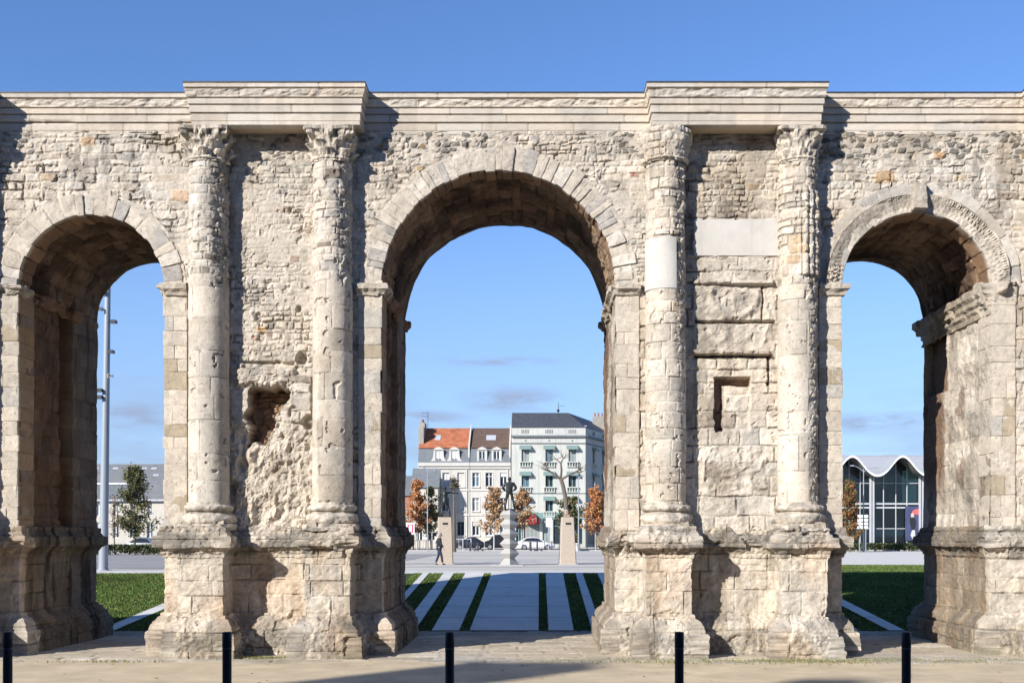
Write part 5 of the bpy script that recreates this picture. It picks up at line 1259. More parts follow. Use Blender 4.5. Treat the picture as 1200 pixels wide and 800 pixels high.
    if chim['c']:
        A = Acc(); A.box(x0 - .1, x0 + .6, YA + 1.2, YA + 5.2, zm - 1.2, zr - .2); A.box(x0 - .05, x0 + .62, YA + 2.5, YA + 5, zr - .2, zr + .55); ch = A.build('chimney', M_stack, rf, org, smooth=False)
        A = Acc()
        for q in range(3): A.lathe([(.13, zr + .55), (.11, zr + 1.0)], 10, (x0 + .25, YA + 2.9 + q * .8))
        A.build('chimney_pot', M_brick, rf, org)
        A = Acc(); A.tube([(x0 + .9, YA + 4, zr - .1), (x0 + .9, YA + 4, zr + 2.1)], .03, 5); A.tube([(x0 + .0, YA + 4, zr + 1.95), (x0 + 1.1, YA + 4, zr + 2.05)], .02, 4); A.tube([(x0 + .0, YA + 4, zr + 1.5), (x0 + 1.0, YA + 4, zr + 1.45)], .02, 4)
        for q in range(5): A.tube([(x0 + .05 + q * .22, YA + 3.7, zr + 1.97), (x0 + .05 + q * .22, YA + 4.3, zr + 1.97)], .012, 4)
        A.build('aerial', M_dark, rf, org)
    A = Acc(); A.tube([(x1 - .35, YA - .09, PZ0 + .1), (x1 - .35, YA - .09, az(549))], .055, 8); A.build('downpipe', M_zinc, t, org)
    return t
house(ax(490), ax(550.5), 'white terraced house with an orange tiled roof and grey mansard', [(ax(505.5), 'sww'), (ax(522.5), 'swb'), (ax(540), 'nnd')], M_tile, None, dict(sky=ax(511), w=1.0, dorm=[(ax(514), False), (ax(532.5), False)], c=True), 1)
house(ax(551), ax(598.5), 'white terraced house with a brown tiled roof beside the corner block', [(ax(557.5), 'wwb'), (ax(573), 'wwb'), (ax(590), 'bww')], M_tile2, None, dict(sky=ax(574.5), w=1.7, dorm=[(ax(565), True), (ax(582), True)], c=False), 2)
# low houses left of it
def lowhouse(x0, x1, Y, zw, zr, wall, roof, label, gable=True, wins=2, d=7):
    org = ((x0 + x1) / 2, Y, PZ0); t = thing('low_house', label, 'house', org); f = Fac((0, Y), (1, 0)); A = Acc(); hs = []
    for k in range(wins):
        c = x0 + (x1 - x0) * (k + .5) / wins; hs.append((c - .45, c + .45, PZ0 + 1, PZ0 + 2.5))
        if zw > 5.5: hs.append((c - .45, c + .45, PZ0 + 3.7, PZ0 + 5.0))
    f.wall(A, x0, x1, PZ0, zw, hs); A.poly([(x0, Y, PZ0), (x0, Y + d, PZ0), (x0, Y + d, zw), (x0, Y, zw)]); A.poly([(x1, Y, PZ0), (x1, Y + d, PZ0), (x1, Y + d, zw), (x1, Y, zw)]); A.poly([(x0, Y + d, PZ0), (x1, Y + d, PZ0), (x1, Y + d, zw), (x0, Y + d, zw)])
    A.build('wall', wall, t, org, smooth=False)
    for h in hs: f.window(t, org, *h)
    A = Acc(); A.prism([(Y - .3, zw), (Y + d / 2, zr), (Y + d + .3, zw)], x0 - .2, x1 + .2, axis='x')
    A.build('roof', roof, t, org, smooth=False); return t
lowhouse(PX(484, 146.5), PX(513, 146.5), 146.6, PZ(571, 146.5), PZ(548.5, 148), M_cream, M_slate2, 'low cream house with a grey slate roof in front of the white terrace', d=3)
lowhouse(PX(455, 148), PX(483.6, 148), 148, PZ(579, 143), PZ(555, 147), M_brick, M_slate2, 'brick house with a grey roof at the left edge of the central opening')
lowhouse(PX(395, 150), PX(454, 150), 150, PZ(585, 146), PZ(560, 150), M_render, M_tile2, 'white house with a brown roof hidden behind the left pier', wins=4)

# ---------------- white corner block with teal awnings
M_green = plain('greenish_white_render', (.46, .465, .42), .9, .09, .5, .15, 20, streak=.18)
def corner_block():
    x0, x1 = ax(599.5), ax(686); c = (x0 + x1) / 2; org = (c, YA, PZ0)
    t = thing('corner_building', 'tall white corner building with teal awnings, dark roof and a red shop awning', 'building', org)
    f = Fac((0, YA - .5), (1, 0)); g = Fac((x1, YA - .5), (5.2, 14.0)); Lg = 16.5
    zt = az(501.5); zs = az(603)
    rows = ((523, 541), (553.5, 570.5), (582.5, 599)); cols = (ax(615.7), ax(643.6), ax(670.6)); gc_ = (3.6, 8.0, 12.4); ww = .50
    for F_, U0, U1, cs in ((f, x0, x1, cols), (g, 0, Lg, gc_)):
        hs = [(u - ww, u + ww, az(b), az(a)) for u in cs for a, b in rows]
        if F_ is f: hs += [(x0 + .6, x0 + 1.3, PZ0 + .5, zs - .6), (x0 + 1.6, x0 + 3.7, PZ0 + .1, zs - .6), (x0 + 4.1, x0 + 5.1, PZ0 + .1, zs - .6), (x0 + 5.5, x1 - .4, PZ0 + .5, zs - .6)]
        else: hs += [(1, 5, PZ0 + .5, zs - .6), (6, 10, PZ0 + .5, zs - .6)]
        A = Acc(); F_.wall(A, U0, U1, PZ0, zt, hs); A.build('wall', M_green, t, org, smooth=False)
        for k, h in enumerate(hs):
            F_.window(t, org, *h[:4], fm=M_tealp, bars=1 if h[1] - h[0] < 1.2 else 3)
            if k < 9:
                A = Acc(); u0, u1 = h[0] - .28, h[1] + .28; za = h[3] + .12
                P0 = [F_.p(u0, za, -.04), F_.p(u1, za, -.04), F_.p(u1, za - .34, -.62), F_.p(u0, za - .34, -.62)]; A.poly(P0)
                A.poly([P0[3], P0[2], F_.p(u1, za - .58, -.62), F_.p(u0, za - .58, -.62)]); A.poly([P0[0], P0[3], F_.p(u0, za - .58, -.62), F_.p(u0, za - .30, -.04)]); A.poly([P0[1], P0[2], F_.p(u1, za - .58, -.62), F_.p(u1, za - .30, -.04)])
                A.build('window_awning', M_teal, t, org, smooth=False)
                A = Acc(); F_.box(A, h[0] - .3, h[1] + .3, h[2] - .12, h[2] - .01, -.32, .05); F_.box(A, h[0] - .25, h[1] + .25, h[2] - .72, h[2] - .62, -.22, .04)
                for q in range(5): F_.box(A, h[0] - .24 + q * (1.38 / 4), h[0] - .14 + q * (1.38 / 4), h[2] - .62, h[2] - .12, -.20, -.02)
                b = A.build('balustrade_sill', M_trim, t, org, smooth=False)
                A = Acc(); F_.box(A, h[0] - .22, h[1] + .22, h[2] - .615, h[2] - .125, -.012, .02); A.build('recess', M_tealp, b, org, smooth=False)
        A = Acc()
        for u in cs:
            for q in range(5): F_.box(A, u - .52 + q * .22, u - .40 + q * .22, az(508), az(503.6), -.02, .02)
            F_.box(A, u - .1, u + .1, az(517.5), az(515.6), -.02, .02)
        A.build('vent', M_slate2, t, org, smooth=False)
        A = Acc(); F_.box(A, U0, U1 + .05, az(512.5), az(510.3), -.30, .05); F_.box(A, U0, U1 + .05, az(520), az(519), -.12, .05); F_.box(A, U0, U1 + .02, az(578.5), az(577.6), -.06, .05); A.build('dark_cornice', M_slate2, t, org, smooth=False)
        A = Acc(); F_.box(A, U0, U1, zs - .5, zs + .28, -.14, .03); A.build('shop_fascia', M_tealp, t, org, smooth=False)
    # roof
    zt2 = zt + .01; e = Vector(g.p(Lg, 0)); zr = PZ(484.5, YA + 4)
    A = Acc(); R0 = [(x0, YA - .55), (x1 + .05, YA - .55), (e.x, e.y), (e.x - 6, e.y + 4), (x0, YA + 13)]
    R1 = [(x0, YA + 3.0), (x1 - 2.2, YA + 3.0), (e.x - 4.5, e.y - 1.5), (e.x - 6.2, e.y + 3), (x0, YA + 10)]
    for k in range(5):
        a, b = R0[k], R0[(k + 1) % 5]; c_, d_ = R1[(k + 1) % 5], R1[k]
        dr = lambda P, z: (P[0], P[1], z)
        A.poly([dr(a, zt2), dr(b, zt2), dr(c_, zr), dr(d_, zr)])
    A.poly([(p[0], p[1], zr) for p in R1]); rf = A.build('roof', M_slate, t, org, smooth=False)
    A = Acc(); A.box(e.x - 4.2, e.x - 1.6, e.y - 3.2, e.y - 2.2, zt + .5, zr + .5); A.build('chimney', M_stack, rf, org, smooth=False)
    A = Acc()
    for q in range(5): A.lathe([(.15, zr + .5), (.12, zr + 1.0)], 8, (e.x - 3.9 + q * .5, e.y - 2.7))
    A.build('chimney_pot', M_brick, rf, org)
    A = Acc(); xa = ax(655); A.tube([(xa, YA + 4.5, zr), (xa, YA + 4.5, zr + 1.6)], .035, 5); A.tube([(xa - .1, YA + 4.5, zr + 1.0), (xa + .9, YA + 4.5, zr + 1.15)], .02, 4); A.box(xa - .2, xa + .15, YA + 4.4, YA + 4.6, zr + .3, zr + .65); A.build('aerial', M_dark, rf, org)
    A = Acc(); A.box(x1 - 1.2, x1 + .2, YA + .2, YA + .5, zt + .25, zt + .36); A.build('ridge_flashing', M_zinc, rf, org, smooth=False)
    A = Acc(); A.poly([(x0, YA - .5, PZ0), (x0, YA + 13, PZ0), (x0, YA + 13, zt), (x0, YA - .5, zt)]); A.poly([(x0, YA + 13, PZ0), (e.x - 6, e.y + 4, PZ0), (e.x - 6, e.y + 4, zt), (x0, YA + 13, zt)]); A.poly([(e.x, e.y, PZ0), (e.x - 6, e.y + 4, PZ0), (e.x - 6, e.y + 4, zt), (e.x, e.y, zt)]); A.build('rear_wall', M_render, t, org, smooth=False)
    # rounded red awning over the cafe door
    A = Acc(); u0, u1 = ax(616), ax(632.5); cx_ = (u0 + u1) / 2; hw = (u1 - u0) / 2; z0 = az(612); hz = az(601.5) - z0
    th = np.linspace(0, math.pi, 13); ps = np.linspace(0, math.pi / 2, 7)
    P = np.array([[(cx_ - hw * math.cos(a_) , YA - .52 - 1.6 * math.sin(a_) * math.cos(p) if True else 0, z0 + hz * math.sin(a_) * math.sin(p) ** .9) for p in ps] for a_ in th]); A.grid(P)
    P = np.array([[(cx_ - hw * math.cos(a_), YA - .52 - 1.6 * math.sin(a_), z) for z in (z0 - .22, z0)] for a_ in th]); A.grid(P)
    A.build('red_awning', M_red, t, org)
    A = Acc()
    for q in range(1, 6):
        a_ = q * math.pi / 6; A.tube([(cx_ - hw * math.cos(a_) * 1.0, YA - .53 - 1.62 * math.sin(a_) * math.cos(p), z0 + .01 + hz * math.sin(a_) * math.sin(p) ** .9) for p in np.linspace(0, math.pi / 2, 6)], .02, 4)
    A.build('awning_rib', M_trim, t, org)
corner_block()
# continuation of the street to the right of the corner, behind the right pier
lowhouse(20, 31, 178, 11, 14.5, M_cream, M_slate2, 'cream house behind the right pier with a grey roof', wins=4, d=9)

# ---------------- cafe screens, railings, panels along the street
def railing(px0, px1, Y, h, label, n, mat, posts=4):
    x0, x1 = PX(px0, Y), PX(px1, Y); t = thing('railing', label, 'railing', ((x0 + x1) / 2, Y, gz(Y)), 0); c = (x0 + x1) / 2
    A = Acc(); A.tube([(x0 - c, 0, h), (x1 - c, 0, h)], .025, 6); A.tube([(x0 - c, 0, .18), (x1 - c, 0, .18)], .02, 6); A.build('rail', mat, t)
    A = Acc()
    for k in range(n): x = x0 - c + (x1 - x0) * (k + .5) / n; A.tube([(x, 0, .18), (x, 0, h)], .011, 4)
    A.build('bars', mat, t)
    for k in range(posts): x = x0 - c + (x1 - x0) * k / (posts - 1); A = Acc(); A.tube([(x, 0, -.05), (x, 0, h + .08)], .035, 6); A.build('post', mat, t)
railing(671, 705, 121.8, 2.6, 'tall dark terrace railing between the right pedestal and the pier', 26, M_dark, 5)
railing(612, 655, 121.6, .95, 'low dark railing in front of the white car', 14, M_dark, 6)
railing(533, 552, 122, 1.25, 'white tubular railing in front of the dark estate car', 2, M_white, 3)
railing(484, 507, 122.4, 1.1, 'dark railing behind the rust tree', 12, M_dark, 4)
def panel(px, py0, py1, pw, Y, label, draw):
    x = PX(px, Y); t = thing('street_panel', label, 'sign', (x, Y, gz(Y))); z0, z1 = PZ(py1, Y) - gz(Y), PZ(py0, Y) - gz(Y); w_ = PX(px + pw / 2, Y) - x
    draw(t, w_, z0, z1)
def dr1(t, w_, z0, z1):
    A = Acc(); A.box(-w_, w_, -.06, .06, z0, z1); A.build('board', M_white, t, smooth=False)
    A = Acc(); A.box(-w_ * .72, w_ * .72, -.068, -.05, z0 + .16, z1 - .16); A.build('red_field', plain('poster_red', (.45, .05, .10), .6, .2, 6), t, smooth=False)
    A = Acc(); zc = (z0 + z1) / 2; A.box(-w_ * .38, w_ * .38, -.074, -.06, zc - .35, zc + .3); A.box(-w_ * .5, w_ * .5, -.076, -.06, zc + .38, zc + .5); A.build('pale_figure', M_white, t, smooth=False)
    A = Acc()
    for q in (-1, 1): A.box(q * w_ * .8 - .05, q * w_ * .8 + .05, -.03, .03, -.05, z0)
    A.build('post', M_dark, t, smooth=False)
panel(481, 612, 625.5, 9.5, 121.4, 'red and white poster board on posts beside the rust tree', dr1)
def dr2(t, w_, z0, z1):
    A = Acc()
    for k in range(4): h = (z1 - z0) / 4; A.box(-w_, w_, -.03, .03, z0 + h * k + .06, z0 + h * (k + 1) - .04)
    A.build('slat', M_white, t, smooth=False)
    A = Acc()
    for q in (-1, 1): A.box(q * w_ * .6 - .04, q * w_ * .6 + .04, .03, .1, -.05, z1)
    A.build('post', M_steel, t, smooth=False)
panel(1011, 602.5, 620, 12.5, 115.8, 'white direction sign of four blank slats before the glass hall', dr2)
def dr3(t, w_, z0, z1):
    A = Acc(); A.box(-w_, w_, -.05, .05, z0, z1); A.build('board', M_white, t, smooth=False)
    A = Acc(); A.box(-.06, .06, -.04, .04, -.05, z0); A.build('post', M_steel, t, smooth=False)
panel(643, 606, 617, 6.5, 121.2, 'plain white board on a post right of the red awning', dr3)
for k, (px, lab) in enumerate(((551, 'short dark street post left of the van'), (560, 'short dark street post between the two dark vehicles'), (622, 'short dark post before the white car\'s front wheel'), (629.5, 'short dark post before the white car\'s middle'))):
    t = thing('street_post', lab, 'post', (PX(px, 120.2), 120.2, PZ0), 0, 'short posts along the street'); A = Acc(); A.lathe([(.09, -.05), (.09, .86), (.06, .95), (.0005, .97)], 10); A.build('shaft', M_dark, t); A = Acc(); A.lathe([(.13, 0), (.13, .05), (.1, .06)], 10); A.build('foot', M_dark, t)
t = thing('planter', 'small white planter tub right of the right pedestal', 'planter', (PX(675.5, 119.8), 119.8, PZ0))
A = Acc(); A.lathe([(.26, 0), (.36, .75), (.40, .76), (.40, .84), (.33, .84), (.32, .7), (.0005, .7)], 14); A.build('tub', M_white, t)
G = Acc(); rg = np.random.RandomState(8)
for k in range(60):
    a_, q = rg.uniform(0, 6.28), rg.uniform(0, .3); p = np.array([q * math.cos(a_), q * math.sin(a_), .72]); d = np.array([math.cos(a_) * .3, math.sin(a_) * .3, rg.uniform(.1, .3)]); s_ = np.array([-math.sin(a_), math.cos(a_), 0]) * .05
    G.poly([p - s_, p + s_, p + d], np.array([.06, .09, .03]) * rg.uniform(.6, 1.4))
G.build('foliage', M_leaf, t, smooth=False)

# ---------------- long pale building with slate roof (left opening)
def long_building():
    Y = 140; x0, x1 = PX(-40, Y), PX(345, Y); c = (x0 + x1) / 2; org = (c, Y, PZ0)
    t = thing('long_building', 'long pale building with a big grey slate roof and rows of skylights', 'building', org)
    f = Fac((0, Y), (1, 0)); zw = PZ(587, Y); zr = PZ(543.5, Y + 7); hs = []
    pxs = list(range(-30, 340, 20))
    for q in pxs:
        u = PX(q + 5.5, Y); hs.append((u - .30, u + .30, PZ(604, Y), PZ(590, Y))); hs.append((u - .38, u + .38, PZ(630, Y), PZ(612, Y)))
    A = Acc(); f.wall(A, x0, x1, PZ0, zw, hs)
    for x in (x0, x1): A.poly([(x, Y, PZ0), (x, Y + 14, PZ0), (x, Y + 14, zw), (x, Y, zw)])
    A.poly([(x0, Y + 14, PZ0), (x1, Y + 14, PZ0), (x1, Y + 14, zw), (x0, Y + 14, zw)])
    A.build('wall', M_cream, t, org, smooth=False)
    for h in hs: f.window(t, org, *h, bars=1, tr=False)
    A = Acc(); f.box(A, x0, x1, zw, zw + .25, -.45, .1); A.build('gutter', M_zinc, t, org, smooth=False)
    A = Acc(); A.prism([(Y - .35, zw + .26), (Y + 7, zr), (Y + 14.3, zw + .2)], x0 - .2, x1 + .2, axis='x'); rf = A.build('roof', plain('weathered_slate', (.17, .175, .175), .75, .2, .8, .4, 10), t, org, smooth=False)
    def rp(x, py):
        # point of the roof plane seen at that height
        k = (628 - py) / F; z0_, y0_ = zw + .26, Y - .35; sl = (zr - z0_) / 7.35
        y = (EZ - z0_ + sl * y0_) / (sl - k); return y, z0_ + sl * (y - y0_)
    for py, step, off in ((550, 11.5, 0), (558, 15, 4)):
        for k in range(int(385 / step)):
            px = -36 + off + k * step; xx = PX(px, Y + 3); y_, z_ = rp(xx, py); y2, z2 = rp(xx, py - 2.2)
            if k % 4 == 3: continue
            A = Acc(); A.poly([(xx - .36, y_, z_ + .05), (xx + .36, y_, z_ + .05), (xx + .36, y2, z2 + .05), (xx - .36, y2, z2 + .05)]); A.build('skylight', M_zinc, rf, org, smooth=False)
    y_, z_ = rp(0, 570)
    A = Acc(); A.box(PX(96, Y), PX(152, Y), Y - .5, Y + 2.6, zw + .27, z_ + .15); A.build('roof_box', M_slate2, rf, org, smooth=False)
    A = Acc(); A.box(PX(95.5, Y), PX(152.6, Y), Y - .6, Y + 2.7, z_ + .16, z_ + .36); A.build('roof_box_edge', M_white, rf, org, smooth=False)
long_building()

# ---------------- glass market hall under a wavy roof (right opening)
M_frame = plain('pale_grey_frame', (.46, .47, .465), .5, .06, 2)
def hall():
    Y0 = 128.0; x0, x1 = 22.0, 66.0; org = (44, Y0 + 3, PZ0)
    t = thing('glass_hall', 'modern glass hall under a white wavy roof', 'building', org)
    lam = PX(1058, Y0) - PX(999, Y0); xc = PX(999, Y0); zm = (PZ(533.5, Y0) + PZ(558, Y0)) / 2; am = (PZ(533.5, Y0) - PZ(558, Y0)) / 2
    def wz(x, y):
        u = 2 * math.pi * (x - xc) / lam; return zm + am * (math.cos(u) * .92 + .08 * math.cos(2 * u)) + .075 * (y - Y0)
    xs = np.linspace(x0, x1, 170); ys = np.linspace(Y0, Y0 + 26, 9)
    A = Acc(); P = np.array([[(x, y, wz(x, y)) for y in ys] for x in xs]); A.grid(P); A.build('wave_roof', plain('zinc_roof', (.33, .34, .35), .5, .05, .5), t, org)
    A = Acc(); P2 = P.copy(); P2[..., 2] -= .26; P2[:, 0, 1] += .05; A.grid(P2); A.build('roof_soffit', plain('grey_soffit', (.17, .165, .155), .8, .1, 1), t, org)
    A = Acc(); A.grid(np.array([[(x, Y0 - .02, wz(x, Y0) + .03), (x, Y0 - .02, wz(x, Y0) - .22)] for x in xs])); A.grid(np.array([[(x, Y0 - .02, wz(x, Y0) + .03), (x, Y0 + .06, wz(x, Y0) + .004)] for x in xs])); A.build('roof_edge', M_white, t, org)
    A = Acc(); 
    for k in range(34):
        x = x0 + .6 + k * 1.3; A.tube([(x, y, wz(x, y) + .03) for y in ys], .035, 4)
    A.build('roof_seam', M_zinc, t, org)
    # glass front
    Yg = Y0 + 3
    gm, nt_, b_ = nmat('facade_glass'); b_.inputs['Base Color'].default_value = (.10, .14, .15, 1); b_.inputs['Roughness'].default_value = .03; b_.inputs['Transmission Weight'].default_value = .75; b_.inputs['IOR'].default_value = 1.1
    # a single sheet: keep it thin-walled by mixing in transparency
    tr_ = N(nt_, 'ShaderNodeBsdfTransparent'); gl = N(nt_, 'ShaderNodeBsdfGlossy', Roughness=.03); gl.inputs['Color'].default_value = (.75, .85, .9, 1)
    tr_.inputs['Color'].default_value = (.78, .86, .83, 1); fr = N(nt_, 'ShaderNodeFresnel', IOR=1.6); mxs = N(nt_, 'ShaderNodeMixShader'); nt_.links.new(fr.outputs[0], mxs.inputs[0]); nt_.links.new(tr_.outputs[0], mxs.inputs[1]); nt_.links.new(gl.outputs[0], mxs.inputs[2]); nt_.links.new(mxs.outputs[0], nt_.nodes['Material Output'].inputs['Surface'])
    A = Acc(); A.grid(np.array([[(x, Yg, PZ0), (x, Yg, wz(x, Yg) - .27)] for x in xs])); A.build('glass_front', gm, t, org, smooth=False)
    A = Acc(); zq = [PZ(q, Yg) for q in (566, 590, 594.5, 619)]
    for z, h in zip(zq, (.07, .17, .17, .08)): A.box(x0, x1, Yg - .12, Yg - .03, z - h / 2, z + h / 2)
    A.build('transom', M_frame, t, org, smooth=False)
    A = Acc(); k = 0; x = x0 + .3
    while x < x1:
        A.box(x - .035, x + .035, Yg - .16, Yg - .02, PZ0, wz(x, Yg) - .28); x += lam / 4 * (1 if k % 2 else .9); k += 1
    A.build('mullion', M_frame, t, org, smooth=False)
    for k in range(-1, 5):
        A = Acc(); x = xc + lam * (k + .52); A.box(x - .26, x - .06, Yg - .5, Yg - .2, PZ0, wz(x, Yg) - .28)
        A.box(x + .06, x + .26, Yg - .5, Yg - .2, PZ0, wz(x, Yg) - .28)
        A.build('column', M_zinc, t, org, smooth=False)
    # inside
    Mi = plain('dark_interior', (.42, .42, .39), .9, .3, .3)
    A = Acc(); A.box(x0, x1, Yg + 12, Yg + 12.2, PZ0, 11); A.box(x0, x0 + .2, Yg, Yg + 12, PZ0, 9); A.box(x1 - .2, x1, Yg, Yg + 12, PZ0, 9); A.build('inner_wall', Mi, t, org, smooth=False)
    A = Acc(); A.box(x0 + .2, x1 - .2, Yg + .3, Yg + 12, zq[1] - .12, zq[1] + .2); A.build('gallery_floor', M_white, t, org, smooth=False)
    A = Acc(); A.box(x0 + .2, x1 - .2, Yg + .1, Yg + .2, PZ(619, Yg), PZ(628, Yg)); A.build('guard_panel', plain('greenish_panel', (.24, .28, .27), .4, .1, .7), t, org, smooth=False)
    A = Acc()
    for k in range(-3, 6):
        x = xc + lam * (k + .28); A.tube([(x, Yg + 2.5, PZ0), (x - .8, Yg + 2.5, PZ(594, Yg))], [.42, .22], 10); A.tube([(x + .3, Yg + 3.5, PZ(588, Yg)), (x + 1.3, Yg + 3.5, PZ(556, Yg))], [.2, .12], 8)
    A.build('slanted_pillar', plain('pale_pillar', (.42, .41, .38), .7, .1, 2), t, org)
    A = Acc(); A.box(PX(1058, Yg), PX(1096, Yg), Yg + .22, Yg + .3, PZ(590, Yg), PZ(551, Yg)); A.build('green_panel', plain('green_glass_panel', (.23, .37, .33), .3, .1, .4), t, org, smooth=False)
    A = Acc(); A.box(PX(1060, Yg), PX(1100, Yg), Yg - .3, Yg - .2, PZ(633, Yg), PZ(593, Yg)); bn = A.build('poster_banner', plain('blue_poster', (.055, .065, .13), .6, .35, .6), t, org, smooth=False)
    A = Acc(); cx_, cz_ = PX(1075.5, Yg), PZ(599.5, Yg); A.poly([(cx_ + .75 * math.cos(a_), Yg - .306, cz_ + .34 * math.sin(a_)) for a_ in np.linspace(0, 2 * math.pi, 20, endpoint=False)]); A.build('red_oval', plain('poster_red_oval', (.55, .12, .12), .6), bn, org, smooth=False)
    A = Acc(); A.box(PX(1083, Yg), PX(1097, Yg), Yg - .309, Yg - .3, PZ(628, Yg), PZ(600, Yg)); A.build('bright_field', plain('poster_bright_blue', (.06, .2, .55), .6), bn, org, smooth=False)
    def fp(pts, nm, mt, dy): A = Acc(); A.prism([(PX(a_, Yg), PZ(b_, Yg)) for a_, b_ in pts], Yg - dy - .004, Yg - dy); A.build(nm, mt, bn, org, smooth=False)
    fp([(1066, 627), (1068, 620), (1071, 620), (1071.5, 628), (1069, 632)], 'printed_legs', M_blind, .304)
    fp([(1065, 606.5), (1069, 605), (1072, 608), (1072.5, 613), (1071, 620.5), (1067, 621), (1065.5, 614)], 'printed_jacket', M_coat, .309)
    fp([(1066.5, 605.8), (1066.4, 602.5), (1067.5, 600.8), (1069.3, 600.8), (1070.2, 602.8), (1069.8, 605.8)], 'printed_head', plain('poster_pale_pink', (.55, .40, .36), .6), .314)
hall()

# ---------------- unseen houses added behind the viewer to shade the gravel and deepen shadows
def added_house(x0, x1, ze, zr, wall, label, tops=()):
    c = (x0 + x1) / 2; org = (c, -14, PZ0); t = thing('added_house', label, 'house', org); f = Fac((x1, -14), (-1, 0)); W = x1 - x0; hs = []
    n = int(W / 2.6)
    for k in range(n):
        for l in range(6): u = W * (k + .5) / n; hs.append((u - .55, u + .55, PZ0 + 1 + l * 3.4, PZ0 + 3 + l * 3.4))
    A = Acc(); f.wall(A, 0, W, PZ0, ze, hs)
    A.poly([(x0, -14, PZ0), (x0, -24, PZ0), (x0, -24, ze), (x0, -14, ze)]); A.poly([(x1, -14, PZ0), (x1, -24, PZ0), (x1, -24, ze), (x1, -14, ze)]); A.poly([(x0, -24, PZ0), (x1, -24, PZ0), (x1, -24, ze), (x0, -24, ze)])
    A.build('wall', wall, t, org, smooth=False)
    for h in hs: A = Acc(); A.poly([f.p(h[0], h[2], .2), f.p(h[1], h[2], .2), f.p(h[1], h[3], .2), f.p(h[0], h[3], .2)]); A.build('window', M_pane, t, org, smooth=False)
    A = Acc(); A.prism([(-13.7, ze), (-16, ze + (zr - ze) * .75), (-19, zr), (-22, ze + (zr - ze) * .75), (-24.3, ze)], x0, x1, axis='x'); rf = A.build('roof', M_slate, t, org, smooth=False)
    for a, b, h in tops: A = Acc(); A.box(a, b, -19.6, -18.4, zr - 2, h); A.build('chimney', M_brick, rf, org, smooth=False)  # stacks shaped to throw patches of shade on the gravel
dark_wall = plain('shaded_stucco', (.26, .23, .19), .9, .1, 1)
added_house(-66, -47, 20.5, 25.0, dark_wall, 'tall stucco house added unseen behind the viewer for shade, farthest to the left')
added_house(-46.8, -29.5, 21, 25.3, M_brick, 'tall brick house added unseen behind the viewer, two chimneys shaped for shade', ((-42.2, -39.4, 28.3), (-33.0, -31.8, 26.4)))
added_house(-29.3, -8, 20.5, 25.1, dark_wall, 'tall stucco house added unseen behind the viewer for shade, left of the camera')
added_house(-7.8, 14, 21, 25.2, M_brick, 'tall brick house added unseen straight behind the viewer for shade')
added_house(14.2, 38, 20.5, 25.0, dark_wall, 'tall stucco house added unseen behind the viewer for shade, on the right')
# ================================================================ sun, sky, camera
SD = Vector((-.95, -1.0, .66)).normalized()                 # towards the sun
EL = math.asin(SD.z); AZ = math.atan2(SD.x, SD.y)
sun = bpy.data.lights.new('sun', 'SUN'); sun.energy = 5.0; sun.angle = R(.5); sun.color = (1.0, .955, .90)
so = bpy.data.objects.new('sun', sun); col.objects.link(so); so.rotation_euler = SD.to_track_quat('Z', 'Y').to_euler(); so.location = (-30, -30, 40)
w = bpy.data.worlds.new('World'); scene.world = w; w.use_nodes = True
nt = w.node_tree; bg = nt.nodes['Background']
sky = nt.nodes.new('ShaderNodeTexSky'); sky.sky_type = 'NISHITA'; sky.sun_disc = False; sky.sun_elevation = EL; sky.sun_rotation = AZ % (2 * math.pi)
sky.altitude = 100; sky.air_density = 1.0; sky.dust_density = 0; sky.ozone_density = 5
# thin cloud banks low over the horizon
L = nt.links.new
tc = N(nt, 'ShaderNodeTexCoord'); sp = N(nt, 'ShaderNodeSeparateXYZ'); L(tc.outputs['Generated'], sp.inputs[0])
mp = N(nt, 'ShaderNodeMapping'); mp.inputs['Scale'].default_value = (5.5, 5.5, 26); L(tc.outputs['Generated'], mp.inputs['Vector'])
nz = N(nt, 'ShaderNodeTexNoise', Scale=1.0, Detail=7.0, Roughness=.55); L(mp.outputs[0], nz.inputs['Vector'])
def mrange(o, a, b, c, d):
    r = N(nt, 'ShaderNodeMapRange'); L(o, r.inputs['Value'])
    for k, v in zip(('From Min', 'From Max', 'To Min', 'To Max'), (a, b, c, d)): r.inputs[k].default_value = v
    return r.outputs[0]
def mrange2(o):
    r = N(nt, 'ShaderNodeMapRange', interpolation_type='SMOOTHSTEP'); L(o, r.inputs['Value'])
    for k, v in zip(('From Min', 'From Max', 'To Min', 'To Max'), (0, .36, .72, 0)): r.inputs[k].default_value = v
    return r.outputs[0]
def mul(a, b):
    m = N(nt, 'ShaderNodeMath', operation='MULTIPLY'); L(a, m.inputs[0])
    if isinstance(b, float): m.inputs[1].default_value = b
    else: L(b, m.inputs[1])
    return m.outputs[0]
cl = mul(mul(mrange(nz.outputs['Fac'], .50, .62, 0, 1), mrange(sp.outputs['Z'], .16, .10, 0, 1)), mrange(sp.outputs['Z'], .0, .05, .5, 1))
mx = N(nt, 'ShaderNodeMix', data_type='RGBA'); 
def lobe(cx_, cz_, sx, sz):
    v = Vector((cx_, 1, cz_)).normalized()
    s = N(nt, 'ShaderNodeVectorMath', operation='SUBTRACT'); L(tc.outputs['Generated'], s.inputs[0]); s.inputs[1].default_value = v
    m = N(nt, 'ShaderNodeVectorMath', operation='MULTIPLY'); L(s.outputs[0], m.inputs[0]); m.inputs[1].default_value = (1 / sx, 0, 1 / sz)
    l = N(nt, 'ShaderNodeVectorMath', operation='LENGTH'); L(m.outputs[0], l.inputs[0])
    return mrange(l.outputs['Value'], .2, 1, 1, 0)
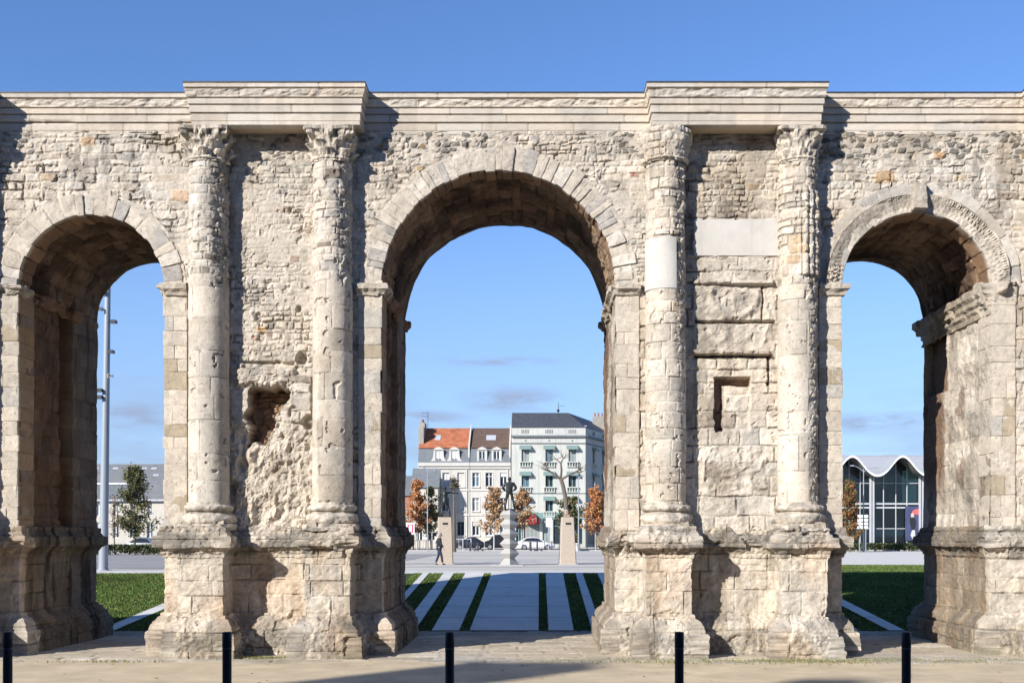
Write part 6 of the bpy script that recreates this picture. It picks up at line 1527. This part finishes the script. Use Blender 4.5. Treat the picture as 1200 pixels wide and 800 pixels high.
n4 = N(nt, 'ShaderNodeTexNoise', Scale=1.0, Detail=6.0, Roughness=.6); mp4 = N(nt, 'ShaderNodeMapping'); mp4.inputs['Scale'].default_value = (22, 22, 70); L(tc.outputs['Generated'], mp4.inputs['Vector']); L(mp4.outputs[0], n4.inputs['Vector'])
lb = None
for q in ((-.022, .120, .060, .016), (-.355, .106, .055, .018), (-.10, .105, .05, .008), (.30, .10, .08, .012), (-.05, .155, .09, .006)):
    o_ = lobe(*q)
    if lb is None: lb = o_
    else:
        a_ = N(nt, 'ShaderNodeMath', operation='MAXIMUM'); L(lb, a_.inputs[0]); L(o_, a_.inputs[1]); lb = a_.outputs[0]
lb = mul(lb, mrange(n4.outputs['Fac'], .36, .58, 0, 1))
ad_ = N(nt, 'ShaderNodeMath', operation='MAXIMUM'); L(mul(cl, .35), ad_.inputs[0]); L(mul(lb, .8), ad_.inputs[1]); L(ad_.outputs[0], mx.inputs['Factor']); tn = N(nt, 'ShaderNodeVectorMath', operation='MULTIPLY'); L(sky.outputs[0], tn.inputs[0]); tn.inputs[1].default_value = (1.10, 1.22, 1.45); hz = N(nt, 'ShaderNodeMix', data_type='RGBA'); L(mrange2(sp.outputs['Z']), hz.inputs['Factor']); L(tn.outputs[0], hz.inputs['A']); hz.inputs['B'].default_value = (3.2, 4.45, 6.7, 1); L(hz.outputs['Result'], mx.inputs['A']); mx.inputs['B'].default_value = (2.7, 3.3, 4.7, 1)
L(mx.outputs['Result'], bg.inputs['Color']); bg.inputs['Strength'].default_value = .085

cam = bpy.data.cameras.new('camera'); co = bpy.data.objects.new('camera', cam); col.objects.link(co)
co.location = (0, 0, EZ); co.rotation_euler = (R(90), 0, 0)
cam.sensor_width = 36; cam.lens = F / 1200 * 36; cam.clip_end = 6000; cam.clip_start = .1
cam.shift_x = -32 / 1200; cam.shift_y = 228 / 1200
scene.camera = co
scene.view_settings.view_transform = 'Standard'; scene.view_settings.look = 'None'; scene.view_settings.gamma = 1; scene.view_settings.use_curve_mapping = False
scene.view_settings.exposure = .64
